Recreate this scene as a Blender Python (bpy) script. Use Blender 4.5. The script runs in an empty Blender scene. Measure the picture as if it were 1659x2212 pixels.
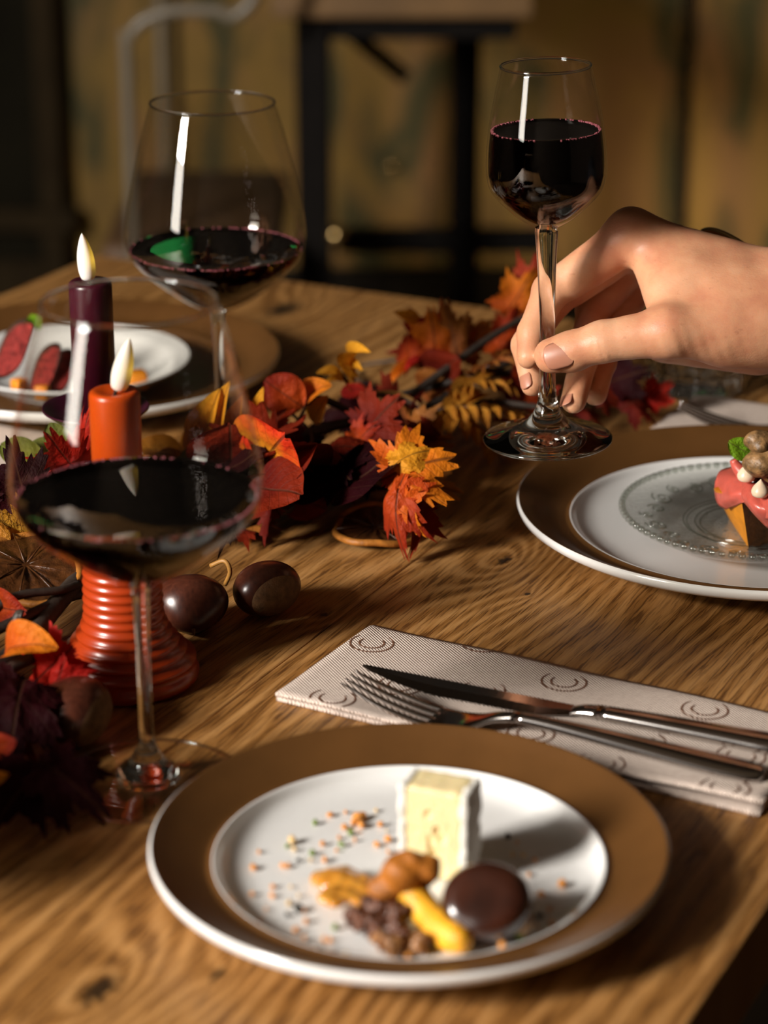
import bpy, bmesh, math, random
import numpy as np
from mathutils import Vector, Matrix
R = math.radians
rng = random.Random(7)
nr = np.random.RandomState(5)
sc = bpy.context.scene
COL = sc.collection

# ------------------------------------------------------------------ camera
W, H = 1659, 2212                      # frame
FPX, PITCH, CAMH = 5070.0, R(20.87), 0.51
cam_d = bpy.data.cameras.new('camera')
cam = bpy.data.objects.new('camera', cam_d); COL.objects.link(cam)
cam.location = (0, 0, CAMH); cam.rotation_euler = (math.pi / 2 - PITCH, 0, 0)
cam_d.sensor_width = 36; cam_d.sensor_fit = 'AUTO'; cam_d.lens = FPX / H * 36
cam_d.clip_start = 0.05; cam_d.clip_end = 50
cam_d.dof.use_dof = True; cam_d.dof.focus_distance = 1.27; cam_d.dof.aperture_fstop = 5.2
sc.camera = cam

# ------------------------------------------------------------------ world, lights, exposure
wd = bpy.data.worlds.new('world'); sc.world = wd; wd.use_nodes = True
wd.node_tree.nodes['Background'].inputs[0].default_value = (0.05, 0.035, 0.02, 1)
wd.node_tree.nodes['Background'].inputs[1].default_value = 0.2
def area(name, loc, target, sx, sy, power, color):
    d = bpy.data.lights.new(name, 'AREA'); d.shape = 'RECTANGLE'; d.size = sx; d.size_y = sy
    d.energy = power; d.color = color
    o = bpy.data.objects.new(name, d); COL.objects.link(o); o.location = loc
    o.rotation_euler = (Vector(target) - Vector(loc)).to_track_quat('-Z', 'Y').to_euler()
    return o
area('lower_softbox_light', (-1.97, -0.25, 0.55), (0.02, 1.05, 0.05), 0.52, 0.56, 12.0, (1.0, 0.92, 0.82))
area('softbox_light', (-1.97, -0.25, 1.16), (0.02, 1.05, 0.05), 0.52, 0.60, 138.0, (1.0, 0.945, 0.875))
area('upper_softbox_light', (-1.72, -0.09, 1.66), (0.02, 1.05, 0.10), 0.46, 0.40, 4.0, (1.0, 0.92, 0.82))
area('added_overhead_fill', (0.6, 1.6, 1.86), (0.6, 1.6, 0.0), 1.4, 1.4, 0.22, (1.0, 0.72, 0.42))  # added overhead fill, dim and warm, no fixture behind it
area('added_wall_fill', (1.05, 3.98, -0.72), (1.05, 4.40, -0.32), 1.7, 0.05, 2.2, (1.0, 0.78, 0.42))  # added lamp hidden below the view, brightens the lower mural wall
sc.view_settings.view_transform = 'Standard'; sc.view_settings.look = 'None'
sc.view_settings.gamma = 1.0; sc.view_settings.use_curve_mapping = False
sc.view_settings.exposure = 0.0
cy = sc.cycles
cy.max_bounces = 11; cy.transmission_bounces = 10; cy.glossy_bounces = 5; cy.diffuse_bounces = 3
cy.transparent_max_bounces = 24; cy.sample_clamp_indirect = 4.0; cy.blur_glossy = 0.3
cy.use_denoising = True; cy.caustics_reflective = False
cy.use_adaptive_sampling = True; cy.adaptive_threshold = 0.04; cy.adaptive_min_samples = 12

# ------------------------------------------------------------------ geometry helpers
CP, SP = math.cos(PITCH), math.sin(PITCH)
def ray(px, py):
    a = (px - W / 2) / FPX; b = (H / 2 - py) / FPX
    return np.array([a, CP + b * SP, -SP + b * CP])
CAMP = np.array([0, 0, CAMH])
def at(px, py, z=0.0):
    r = ray(px, py); return CAMP + (z - CAMH) / r[2] * r
def pt(px, py, d):
    return CAMP + d * ray(px, py)
def aty(px, py, y):
    r = ray(px, py); return CAMP + y / r[1] * r

def mk(name, V, F, mat=None, parent=None, origin=None, smooth=True, label=None, cat=None, group=None, kind=None):
    V = np.asarray(V, float)
    if origin is None:
        lo, hi = V.min(0), V.max(0)
        origin = np.array([(lo[0] + hi[0]) / 2, (lo[1] + hi[1]) / 2, lo[2]])
        if parent is not None: origin = np.array(parent['_o'])
    origin = np.asarray(origin, float)
    me = bpy.data.meshes.new(name)
    me.from_pydata((V - origin).tolist(), [], [list(map(int, f)) for f in F])
    me.update()
    if smooth:
        me.polygons.foreach_set('use_smooth', [True] * len(me.polygons))
    if mat is not None: me.materials.append(mat)
    o = bpy.data.objects.new(name, me); COL.objects.link(o)
    if parent is not None:
        o.parent = parent
        o.location = Vector(origin) - Vector(parent['_o'])
    else:
        o.location = origin
    o['_o'] = [float(c) for c in origin]
    tag(o, label, cat, group, kind)
    return o
def tag(o, label=None, cat=None, group=None, kind=None):
    if label: o['label'] = label
    if cat: o['category'] = cat
    if group: o['group'] = group
    if kind: o['kind'] = kind
    return o
def empty(name, loc, label=None, cat=None, group=None, kind=None):
    o = bpy.data.objects.new(name, None); COL.objects.link(o); o.location = tuple(map(float, loc))
    o.empty_display_size = 0.02
    o['_o'] = [float(c) for c in loc]
    return tag(o, label, cat, group, kind)

def lathe(prof, c=(0, 0, 0), n=64, closed_profile=False, fn=None):
    """revolve (r, z) profile points about the z axis; points with r=0 become poles"""
    V = []; F = []; rings = []
    for (r, z) in prof:
        if r < 1e-7:
            rings.append([len(V)]); V.append((c[0], c[1], c[2] + z))
        else:
            rings.append(list(range(len(V), len(V) + n)))
            for i in range(n):
                a = 2 * math.pi * i / n
                V.append((c[0] + r * math.cos(a), c[1] + r * math.sin(a), c[2] + z))
    m = len(rings)
    for k in range(m if closed_profile else m - 1):
        A, B = rings[k], rings[(k + 1) % m]
        for i in range(n):
            j = (i + 1) % n
            if len(A) == 1 and len(B) == 1: continue
            if len(A) == 1: F.append((A[0], B[j], B[i]))
            elif len(B) == 1: F.append((A[i], A[j], B[0]))
            else: F.append((A[i], A[j], B[j], B[i]))
    V = np.array(V)
    return V, F
def spline(pts, per=8):
    """Catmull-Rom through points of any dimension"""
    P = np.array(pts, float); P = np.vstack([2 * P[0] - P[1], P, 2 * P[-1] - P[-2]])
    out = []
    for i in range(1, len(P) - 2):
        p0, p1, p2, p3 = P[i - 1:i + 3]
        for t in np.linspace(0, 1, per, endpoint=False):
            out.append(0.5 * ((2 * p1) + (p2 - p0) * t + (2 * p0 - 5 * p1 + 4 * p2 - p3) * t * t + (3 * p1 - p0 - 3 * p2 + p3) * t ** 3))
    out.append(P[-2]); return np.array(out)
def tube(pts, rad, n=8, cap=True):
    P = np.array(pts, float); m = len(P)
    rad = np.full(m, rad) if np.isscalar(rad) else np.array(rad)
    T = np.gradient(P, axis=0); T /= np.linalg.norm(T, axis=1)[:, None] + 1e-12
    up = np.array([0, 0, 1.0]) if abs(T[0][2]) < 0.9 else np.array([1.0, 0, 0])
    V = []; F = []
    N = np.cross(T[0], up); N /= np.linalg.norm(N)
    for i in range(m):
        N = N - T[i] * N.dot(T[i]); N /= np.linalg.norm(N) + 1e-12
        B = np.cross(T[i], N)
        for k in range(n):
            a = 2 * math.pi * k / n
            V.append(P[i] + rad[i] * (N * math.cos(a) + B * math.sin(a)))
    for i in range(m - 1):
        for k in range(n):
            j = (k + 1) % n
            F.append((i * n + k, (i + 1) * n + k, (i + 1) * n + j, i * n + j))
    if cap:
        F.append(tuple(range(n))); F.append(tuple((m - 1) * n + k for k in reversed(range(n))))
    return np.array(V), F
def box(x0, x1, y0, y1, z0, z1, bev=0.0, seg=2):
    bm = bmesh.new(); bmesh.ops.create_cube(bm, size=1)
    for v in bm.verts:
        v.co = Vector(((x0 + x1) / 2 + v.co.x * (x1 - x0), (y0 + y1) / 2 + v.co.y * (y1 - y0), (z0 + z1) / 2 + v.co.z * (z1 - z0)))
    if bev: bmesh.ops.bevel(bm, geom=bm.edges[:], offset=bev, segments=seg, affect='EDGES', profile=0.5)
    V = [tuple(v.co) for v in bm.verts]; bm.verts.index_update()
    F = [[v.index for v in f.verts] for f in bm.faces]; bm.free()
    return np.array(V), F
def rotz(V, a, c=(0, 0, 0)):
    V = np.asarray(V, float) - c; ca, sa = math.cos(a), math.sin(a)
    return np.stack([V[:, 0] * ca - V[:, 1] * sa, V[:, 0] * sa + V[:, 1] * ca, V[:, 2]], -1) + c
def join(parts):
    V = []; F = []; o = 0
    for v, f in parts:
        V.append(np.asarray(v)); F += [[i + o for i in q] for q in f]; o += len(v)
    return np.vstack(V), F
def gridmesh(P):
    """P: (m, n, 3) grid -> V, F"""
    m, n = P.shape[:2]
    F = [(i * n + j, (i + 1) * n + j, (i + 1) * n + j + 1, i * n + j + 1) for i in range(m - 1) for j in range(n - 1)]
    return P.reshape(-1, 3), F

# signed-distance modelling: surface nets over a numpy grid
def surfnet(fun, lo, hi, h):
    lo = np.array(lo, float); hi = np.array(hi, float)
    nx, ny, nz = np.ceil((hi - lo) / h).astype(int) + 1
    X, Y, Z = np.meshgrid(lo[0] + h * np.arange(nx), lo[1] + h * np.arange(ny), lo[2] + h * np.arange(nz), indexing='ij')
    f = fun(X, Y, Z); s = f < 0
    c8 = [(i, j, k) for i in (0, 1) for j in (0, 1) for k in (0, 1)]
    cnt = sum(s[i:nx - 1 + i, j:ny - 1 + j, k:nz - 1 + k].astype(np.int8) for i, j, k in c8)
    mask = (cnt > 0) & (cnt < 8)
    I = np.argwhere(mask); idx = np.full(mask.shape, -1, int); idx[mask] = np.arange(len(I))
    acc = np.zeros((len(I), 3)); num = np.zeros(len(I))
    for a in c8:
        for ax in range(3):
            if a[ax]: continue
            b = list(a); b[ax] = 1
            ia = tuple((I + a).T); ib = tuple((I + b).T)
            fa, fb = f[ia], f[ib]; cr = (fa < 0) != (fb < 0)
            t = np.where(cr, fa / np.where(fa == fb, 1, fa - fb), 0)
            p = np.tile(np.array(a, float), (len(I), 1)); p[:, ax] += t
            acc += np.where(cr[:, None], p, 0); num += cr
    V = lo + h * (I + acc / num[:, None])
    F = []
    for ax in range(3):
        o1, o2 = [(1, 2), (2, 0), (0, 1)][ax]
        sl0 = [slice(None)] * 3; sl1 = [slice(None)] * 3
        sl0[ax] = slice(0, -1); sl1[ax] = slice(1, None)
        a = s[tuple(sl0)]; b = s[tuple(sl1)]
        E = np.argwhere(a != b)
        E = E[(E[:, o1] > 0) & (E[:, o2] > 0) & (E[:, o1] < f.shape[o1] - 1) & (E[:, o2] < f.shape[o2] - 1)]
        if not len(E): continue
        sg = a[tuple(E.T)]
        def cell(d1, d2):
            q = E.copy(); q[:, o1] += d1; q[:, o2] += d2; return idx[tuple(q.T)]
        q = np.stack([cell(-1, -1), cell(0, -1), cell(0, 0), cell(-1, 0)], 1)
        q = np.where(sg[:, None], q, q[:, ::-1])
        F.append(q)
    return V, np.vstack(F).tolist()
def smin(a, b, k):
    h = np.clip(0.5 + 0.5 * (b - a) / k, 0, 1)
    return b * (1 - h) + a * h - k * h * (1 - h)
def cone_sd(X, Y, Z, a, b, ra, rb):
    a = np.asarray(a, float); b = np.asarray(b, float); ab = b - a; L = ab.dot(ab) + 1e-12
    t = np.clip(((X - a[0]) * ab[0] + (Y - a[1]) * ab[1] + (Z - a[2]) * ab[2]) / L, 0, 1)
    return np.sqrt((X - a[0] - t * ab[0]) ** 2 + (Y - a[1] - t * ab[1]) ** 2 + (Z - a[2] - t * ab[2]) ** 2) - (ra + (rb - ra) * t)
def sph_sd(X, Y, Z, c, r):
    return np.sqrt((X - c[0]) ** 2 + (Y - c[1]) ** 2 + (Z - c[2]) ** 2) - r
def wob(X, Y, Z, f, seed=0):
    """cheap smooth noise in about -1..1"""
    g = np.random.RandomState(seed); o = 0
    for k in range(5):
        d = g.normal(size=3); d /= np.linalg.norm(d); ph = g.uniform(0, 6.28); ff = f * g.uniform(0.7, 1.6)
        o = o + np.sin(ff * (X * d[0] + Y * d[1] + Z * d[2]) + ph + 1.3 * np.sin(ff * 0.6 * (X * d[1] - Y * d[2] + Z * d[0]) + ph * 2))
    return o / 3.2

# ------------------------------------------------------------------ material helpers
class NT:
    def __init__(s, name):
        s.m = bpy.data.materials.new(name); s.m.use_nodes = True; s.t = s.m.node_tree
        s.t.nodes.clear(); s.out = s.t.nodes.new('ShaderNodeOutputMaterial')
    def n(s, typ, ins=None, **kw):
        nd = s.t.nodes.new('ShaderNode' + typ)
        for k, v in kw.items(): setattr(nd, k, v)
        for k, v in (ins or {}).items(): s.set(nd, k, v)
        return nd
    def set(s, nd, k, v):
        i = nd.inputs[k]
        if hasattr(v, 'is_output') or isinstance(v, bpy.types.NodeSocket): s.t.links.new(v, i)
        elif isinstance(v, bpy.types.Node): s.t.links.new(v.outputs[0], i)
        else:
            if isinstance(v, (tuple, list)) and len(v) == 3 and i.type == 'RGBA': v = (*v, 1)
            i.default_value = v
    def math(s, op, a, b=None, c=None):
        d = {0: a}
        if b is not None: d[1] = b
        if c is not None: d[2] = c
        return s.n('Math', d, operation=op).outputs[0]
    def ramp(s, fac, stops, interp='LINEAR'):
        r = s.n('ValToRGB', {0: fac}); e = r.color_ramp; e.interpolation = interp
        while len(e.elements) < len(stops): e.elements.new(0.5)
        for el, (p, c) in zip(e.elements, stops):
            el.position = p; el.color = (*c, 1) if len(c) == 3 else c
        return r.outputs[0]
    def mix(s, f, a, b, mode='MIX'):
        m = s.n('Mix', data_type='RGBA', blend_type=mode)
        s.set(m, 0, f); s.set(m, 6, a); s.set(m, 7, b); return m.outputs[2]
    def coord(s, kind='Object', scale=(1, 1, 1), loc=(0, 0, 0), rot=(0, 0, 0)):
        c = s.n('TexCoord').outputs[kind]
        return s.n('Mapping', {0: c, 1: loc, 2: rot, 3: scale}).outputs[0]
    def noise(s, vec, scale, detail=3, rough=0.55, dist=0.0):
        return s.n('TexNoise', {'Vector': vec, 'Scale': scale, 'Detail': detail, 'Roughness': rough, 'Distortion': dist}).outputs[0]
    def bump(s, h, strength=0.3, dist=0.001):
        return s.n('Bump', {'Height': h, 'Strength': strength, 'Distance': dist}).outputs[0]
    def bsdf(s, **kw):
        b = s.n('BsdfPrincipled')
        for k, v in kw.items(): s.set(b, k.replace('_', ' '), v)
        return b
    def done(s, sh):
        s.t.links.new(sh.outputs[0] if isinstance(sh, bpy.types.Node) else sh, s.out.inputs[0]); return s.m
def plain(name, col, rough=0.5, var=0.15, vs=40, bump=0.0, bs=200, **kw):
    """principled material with procedural colour variation and fine relief"""
    t = NT(name); v = t.coord()
    n1 = t.noise(v, vs, 4)
    c = t.ramp(n1, [(0.3, tuple(x * (1 - var) for x in col)), (0.7, tuple(min(1, x * (1 + var)) for x in col))])
    d = dict(Base_Color=c, Roughness=rough)
    if bump: d['Normal'] = t.bump(t.noise(v, bs, 4), bump, 0.001)
    for k, x in kw.items(): d[k] = x
    return t.done(t.bsdf(**d))
# ================================================================== room
FLOOR_Z, CEIL_Z, WALL_Y = -0.75, 1.9, 4.4
def m_mural():
    t = NT('painted_mural_wall'); v = t.coord(scale=(1, 1, 0.55))
    n1 = t.noise(v, 2.6, 5, 0.6, 0.6); n2 = t.noise(t.coord(scale=(1.4, 1, 0.45), loc=(3.1, 0, 1.7)), 6.5, 3, 0.5, 0.8)
    base = t.ramp(n1, [(0.28, (0.10, 0.05, 0.013)), (0.45, (0.23, 0.13, 0.019)), (0.58, (0.25, 0.12, 0.04)), (0.75, (0.35, 0.195, 0.03))])
    fol = t.ramp(n2, [(0.47, (0, 0, 0)), (0.60, (1, 1, 1))])
    c = t.mix(fol, base, (0.055, 0.045, 0.008))
    return t.done(t.bsdf(Base_Color=c, Roughness=0.75, Normal=t.bump(t.noise(v, 60, 3), 0.2, 0.002)))
MURAL = m_mural()
DARKWALL = plain('dark_brown_plaster', (0.06, 0.04, 0.025), 0.8, 0.2, 6, 0.2, 80)
FLOORM = plain('dark_floor', (0.045, 0.03, 0.02), 0.55, 0.3, 5)
BLACKTRIM = plain('black_trim_paint', (0.012, 0.009, 0.006), 0.8, 0.3, 20, Specular_IOR_Level=0.1)
DARKDOOR = plain('dark_green_door_paint', (0.010, 0.008, 0.004), 0.9, 0.3, 8, Specular_IOR_Level=0.1)
def slab(name, b, mat): return mk(name, *box(*b), mat, smooth=False, kind='structure')
slab('floor', (-2.9, 2.9, -1.7, 4.5, FLOOR_Z - 0.1, FLOOR_Z), FLOORM)
slab('ceiling', (-2.9, 2.9, -1.7, 4.5, CEIL_Z, CEIL_Z + 0.1), DARKWALL)
UPWALL = plain('darkened_upper_wall', (0.025, 0.018, 0.012), 0.8, 0.2, 6)  # wall colour darkened above the mural so the wine mirrors a dark room
wb = slab('wall_back', (-2.9, 2.9, WALL_Y, WALL_Y + 0.1, FLOOR_Z, CEIL_Z), UPWALL)
mk('mural_panel', *box(-2.8, 2.8, WALL_Y - 0.006, WALL_Y - 0.001, FLOOR_Z, 0.36), MURAL, parent=wb, smooth=False)
slab('wall_left', (-2.9, -2.8, -1.7, WALL_Y, FLOOR_Z, CEIL_Z), DARKWALL)
slab('wall_right', (2.8, 2.9, -1.7, WALL_Y, FLOOR_Z, CEIL_Z), DARKWALL)
slab('wall_front', (-2.8, 2.8, -1.7, -1.6, FLOOR_Z, CEIL_Z), DARKWALL)
slab('baseboard_back', (-2.8, 2.8, WALL_Y - 0.02, WALL_Y - 0.006, FLOOR_Z, FLOOR_Z + 0.09), BLACKTRIM)
def wx(px, y=WALL_Y): return float(aty(px, 300, y)[0])
for k, (p0, p1) in enumerate([(1464, 1487), (378, 392)]):
    slab('trim_%d' % (k + 1), (wx(p0), wx(p1), WALL_Y - 0.018, WALL_Y - 0.006, FLOOR_Z + 0.09, 0.36), BLACKTRIM)
# dark panelled door at the left end of the mural
d1 = slab('door_1', (wx(-330), wx(142), WALL_Y - 0.05, WALL_Y - 0.007, FLOOR_Z, 1.3), DARKDOOR)
x0, x1 = wx(-330), wx(142)
def doorpiece(name, b): mk(name, *box(*b, bev=0.004, seg=1), DARKDOOR2, parent=d1, smooth=False)
DARKDOOR2 = plain('dark_brown_door_frame', (0.028, 0.018, 0.008), 0.9, 0.3, 10, Specular_IOR_Level=0.1)
zm = float(aty(70, 455, WALL_Y)[2])
doorpiece('stile', (x1 - 0.045, x1, WALL_Y - 0.075, WALL_Y - 0.048, FLOOR_Z, 1.3))
doorpiece('stile', (x0, x0 + 0.045, WALL_Y - 0.075, WALL_Y - 0.048, FLOOR_Z, 1.3))
doorpiece('rail', (x0 + 0.045, x1 + 0.022, WALL_Y - 0.09, WALL_Y - 0.048, zm - 0.022, zm + 0.022))
doorpiece('rail', (x0 + 0.045, x1 - 0.045, WALL_Y - 0.075, WALL_Y - 0.048, 1.2, 1.3))
doorpiece('rail', (x0 + 0.045, x1 - 0.045, WALL_Y - 0.075, WALL_Y - 0.048, FLOOR_Z, FLOOR_Z + 0.12))

# neighbouring table with black steel frame (far behind)
BLACKSTEEL = plain('black_steel', (0.006, 0.0045, 0.0035), 0.7, 0.2, 20, Specular_IOR_Level=0.1)
FARWOOD = plain('far_table_wood', (0.17, 0.09, 0.03), 0.5, 0.25, 9)
BRASS = NT('brass'); BRASS = BRASS.done(BRASS.bsdf(Base_Color=(0.75, 0.5, 0.2), Metallic=1.0, Roughness=0.25))
ty = 3.3
lx0, lx1 = wx(640, ty), wx(712, ty)
bt = empty('side_table', (lx0 + 0.3, ty + 0.3, FLOOR_Z), 'wooden side table on a black steel frame, standing by the mural wall', 'table')
ztop = float(aty(800, 33, ty)[2])
mk('tabletop', *box(lx0 - 0.03, lx0 + 0.33, ty - 0.03, ty + 0.62, ztop, ztop + 0.035, 0.004), FARWOOD, parent=bt, smooth=False)
lw = lx1 - lx0
for (lx, ly) in ((lx0, ty), (lx0 - 0.01, ty + 0.54), (lx0 + 0.235, ty + 0.52)):
    mk('leg', *box(lx, lx + lw, ly, ly + lw, FLOOR_Z, ztop, 0.003, 1), BLACKSTEEL, parent=bt, smooth=False)
mk('apron', *box(lx0 + lw, lx0 + 0.31, ty + 0.01, ty + 0.03, ztop - 0.035, ztop, 0.002, 1), BLACKSTEEL, parent=bt, smooth=False)
b0, b1 = aty(745, 60, ty + 0.2), aty(878, 168, ty + 0.2)
mk('brace', *tube([b0, b1], 0.012, 8), BLACKSTEEL, parent=bt)
zs = float(aty(880, 540, ty + 0.45)[2])
mk('stretcher', *box(lx0 + lw, lx0 + 0.40, ty + 0.50, ty + 0.53, zs - 0.02, zs + 0.02, 0.003, 1), BLACKSTEEL, parent=bt, smooth=False)
kc = aty(726, 505, ty - 0.006)
bk = [(0, -0.020), (0.006, -0.019), (0.012, -0.014), (0.0145, -0.006), (0.011, 0.004), (0.006, 0.012)]
Vk, Fk = lathe(bk, (0, 0, 0), 16); Vk = np.stack([Vk[:, 0] + kc[0], Vk[:, 2] + kc[1], Vk[:, 1] + kc[2]], -1)
mk('knob', Vk, Fk, BRASS, parent=bt)
# brass coat hook on the wall behind the table (soft glint)
kc = aty(845, 355, WALL_Y - 0.02)
Vk, Fk = lathe([(0, -0.022), (0.006, -0.021), (0.010, -0.014), (0.008, -0.006), (0.005, 0.02)], (0, 0, 0), 16)
Vk = np.stack([Vk[:, 0] + kc[0], Vk[:, 2] + kc[1], Vk[:, 1] + kc[2]], -1)
mk('wall_knob', Vk, Fk, BRASS, label='small brass knob on the mural wall between the black table legs', cat='knob')

# pale tubular armchair beside that table
PALE = plain('pale_grey_tube', (0.17, 0.14, 0.10), 0.35, 0.1, 20)
SEATM = plain('brown_chair_seat', (0.10, 0.05, 0.02), 0.6, 0.2, 20)
cy0 = 3.15
ac = empty('armchair', (wx(450, cy0), cy0 + 0.25, FLOOR_Z), 'pale tubular armchair left of the black-framed side table', 'chair')
ax0, ax1 = wx(280, cy0), wx(560, cy0)
za = float(aty(450, 28, cy0)[2]); zseat = FLOOR_Z + 0.42
for yy, nm in ((cy0, 'arm_frame'), (cy0 + 0.5, 'arm_frame')):
    P = spline([(ax0, yy, FLOOR_Z + 0.01), (ax0, yy, za - 0.10), (ax0 + 0.006, yy, za - 0.03), (ax0 + 0.05, yy, za), (ax0 + 0.12, yy, za + 0.003), (ax1 - 0.03, yy, za - 0.004), (ax1, yy, za + 0.03), (ax1 + 0.02, yy, za + 0.14)], 8)
    mk(nm, *tube(P, 0.0085, 10), PALE, parent=ac)
mk('seat', *box(ax0 - 0.05, ax1 + 0.02, cy0 + 0.01, cy0 + 0.49, zseat - 0.03, zseat + 0.03, 0.015), SEATM, parent=ac)
for xx in (ax0 + 0.01, ax1 - 0.02):
    mk('leg', *tube([(xx, cy0 + 0.25, FLOOR_Z), (xx, cy0 + 0.25, zseat - 0.03)], 0.012, 10), PALE, parent=ac)

# ================================================================== dining table
TH = R(63.4)                                     # grain direction on the table top
U = np.array([math.cos(TH), math.sin(TH), 0]); Vv = np.array([-math.sin(TH), math.cos(TH), 0])
def tl(u, v, z=0.0): return U * u + Vv * v + np.array([0, 0, z])
def to_local(p): return float(np.dot(p, U)), float(np.dot(p, Vv))
KNOTS = [(at(1090, 1210), 0.0050, 0.034), (at(213, 2138), 0.010, 0.022), (at(612, 668), 0.018, 0.030), (at(470, 2105), 0.004, 0.012), (at(700, 1328), 0.003, 0.010), (at(1140, 1283), 0.002, 0.008)]
def m_oak():
    t = NT('oiled_oak')
    co = t.n('TexCoord').outputs['Object']; rnd = t.n('ObjectInfo').outputs['Random']
    sep = t.n('SeparateXYZ', {0: co}); x, y, z = sep.outputs
    x2 = t.math('ADD', x, t.math('MULTIPLY', rnd, 37.0))
    def vec(a, b, c=0.0): return t.n('CombineXYZ', {0: a, 1: b, 2: c}).outputs[0]
    M = lambda s, k: t.math('MULTIPLY', s, k)
    warp = t.noise(vec(M(x2, 2.2), M(y, 10.0), M(rnd, 9)), 1.0, 3, 0.5)
    ph = t.math('ADD', M(y, 520.0), M(warp, 46.0))
    dark = None
    for (p, r, s) in KNOTS:
        ku, kv = to_local(p)
        dx = M(t.math('SUBTRACT', x, ku), 0.55); dy = t.math('SUBTRACT', y, kv)
        d = t.math('SQRT', t.math('ADD', M(dx, dx), M(dy, dy)))
        g = t.math('EXPONENT', M(d, -1.0 / s))
        ph = t.math('ADD', ph, M(g, 2.0 + s * 1050))
        dn = t.math('ADD', d, M(t.math('SUBTRACT', t.noise(vec(M(x, 260.0), M(y, 260.0)), 1.0, 2), 0.5), r * 1.6))
        k = t.n('MapRange', {0: dn, 1: r * 0.35, 2: r * 0.8, 3: 1.0, 4: 0.0}).outputs[0]
        dark = k if dark is None else t.math('MAXIMUM', dark, k)
    ring = t.math('ADD', M(t.math('SINE', ph), 0.5), 0.5)
    ring = t.math('POWER', ring, 1.6)
    fib = t.noise(vec(M(x2, 20.0), M(t.math('ADD', y, M(warp, 0.03)), 520.0), 0.0), 1.0, 3, 0.6)
    pore = t.noise(vec(M(x2, 42.0), M(t.math('ADD', y, M(warp, 0.03)), 860.0), 3.0), 1.0, 2, 0.5)
    tone = t.noise(vec(M(x2, 5.0), M(y, 24.0), 5.0), 1.0, 3)
    f = t.math('ADD', t.math('ADD', M(ring, 0.20), M(fib, 0.62)), M(tone, 0.32))
    c = t.ramp(f, [(0.30, (0.10, 0.038, 0.008)), (0.46, (0.27, 0.118, 0.028)), (0.62, (0.42, 0.205, 0.062)), (0.84, (0.52, 0.28, 0.10))])
    pf = t.n('MapRange', {0: pore, 1: 0.51, 2: 0.60, 3: 0.0, 4: 0.80}).outputs[0]
    pf = M(pf, t.math('ADD', M(ring, -0.6), 1.0))
    c = t.mix(pf, c, (0.07, 0.024, 0.006))
    c = t.mix(M(dark, 0.94), c, (0.010, 0.005, 0.002))
    hgt = t.math('SUBTRACT', M(fib, 0.5), M(pf, 0.8))
    return t.done(t.bsdf(Base_Color=c, Roughness=t.math('ADD', M(fib, 0.2), 0.34), Normal=t.bump(hgt, 0.35, 0.0006), Specular_IOR_Level=0.4))
OAK = m_oak()
UMIN, UMAX = -0.25, 1.638
table = empty('dining_table', tl(0.6, 0.67, FLOOR_Z), 'oak plank dining table with visible grain and dark knots', 'table')
seams = [0.244, 0.548, 0.838, 1.095]
for a, b in zip(seams[:-1], seams[1:]):
    V, F = box(UMIN, UMAX, a + 0.00012, b - 0.00012, -0.042, 0.0, 0.0011 if True else 0, 2)
    # long bevel only: keeps the joints as fine recessed lines
    me_o = mk('plank', V, F, OAK, smooth=False, origin=(0, 0, 0))
    me_o.parent = table; me_o.rotation_euler = (0, 0, TH)
    me_o.location = Vector((0, 0, 0)) - Vector(table['_o'])
for (u, v) in ((UMIN + 0.1, 0.34), (UMIN + 0.1, 1.0), (UMAX - 0.1, 0.34), (UMAX - 0.1, 1.0)):
    V, F = box(u - 0.04, u + 0.04, v - 0.04, v + 0.04, FLOOR_Z, -0.042, 0.004, 1)
    mk('leg', rotz(V, TH), F, BLACKSTEEL, parent=table, smooth=False)
for v in (0.33, 1.01):
    V, F = box(UMIN + 0.14, UMAX - 0.14, v - 0.012, v + 0.012, -0.10, -0.042, 0.002, 1)
    mk('apron', rotz(V, TH), F, BLACKSTEEL, parent=table, smooth=False)

# glowing panel added above the view for the green reflection in the far wine
GR = NT('added_green_glow'); GR = GR.done(GR.bsdf(Base_Color=(0.02, 0.25, 0.06), Roughness=0.4, Emission_Color=(0.0, 0.75, 0.12), Emission_Strength=0.75))
ex = empty('added_green_panel', (-0.40, WALL_Y - 0.03, 0.88), 'unseen green glowing panel added for the reflection in the far wine', 'light')
mk('panel', *box(-0.445, -0.375, WALL_Y - 0.034, WALL_Y - 0.03, 0.885, 0.985, 0.001, 1), GR, parent=ex, smooth=False)
mk('housing', *box(-0.475, -0.345, WALL_Y - 0.03, WALL_Y, 0.87, 1.0, 0.004, 1), BLACKTRIM, parent=ex, smooth=False)
# ================================================================== tableware materials
def m_thin_glass():
    t = NT('thin_clear_glass')
    f = t.n('LayerWeight', {0: 0.5}).outputs['Facing']
    r = t.math('ADD', t.math('MULTIPLY', t.math('POWER', f, 5.0), 0.45), 0.036)
    tr = t.n('BsdfTransparent', {0: (0.97, 0.965, 0.95)}); gl = t.n('BsdfGlossy', {0: (1, 1, 1), 'Roughness': 0.0})
    return t.done(t.n('MixShader', {0: r, 1: tr, 2: gl}))
THIN = m_thin_glass()
t = NT('solid_clear_glass'); CLEAR = t.done(t.n('BsdfGlass', {0: (0.97, 0.98, 0.97), 'Roughness': 0.0, 'IOR': 1.5}))
t = NT('red_wine'); t.t.links.new(t.n('VolumeAbsorption', {0: (0.42, 0.004, 0.02), 1: 230.0}).outputs[0], t.out.inputs[1])
WINE = t.done(t.n('BsdfGlass', {0: (1, 0.96, 0.96), 'Roughness': 0.0, 'IOR': 1.34}))
t = NT('wine_foam'); FOAM = t.done(t.bsdf(Base_Color=(0.42, 0.12, 0.15), Roughness=0.08, Transmission_Weight=0.35, IOR=1.3))
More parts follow.
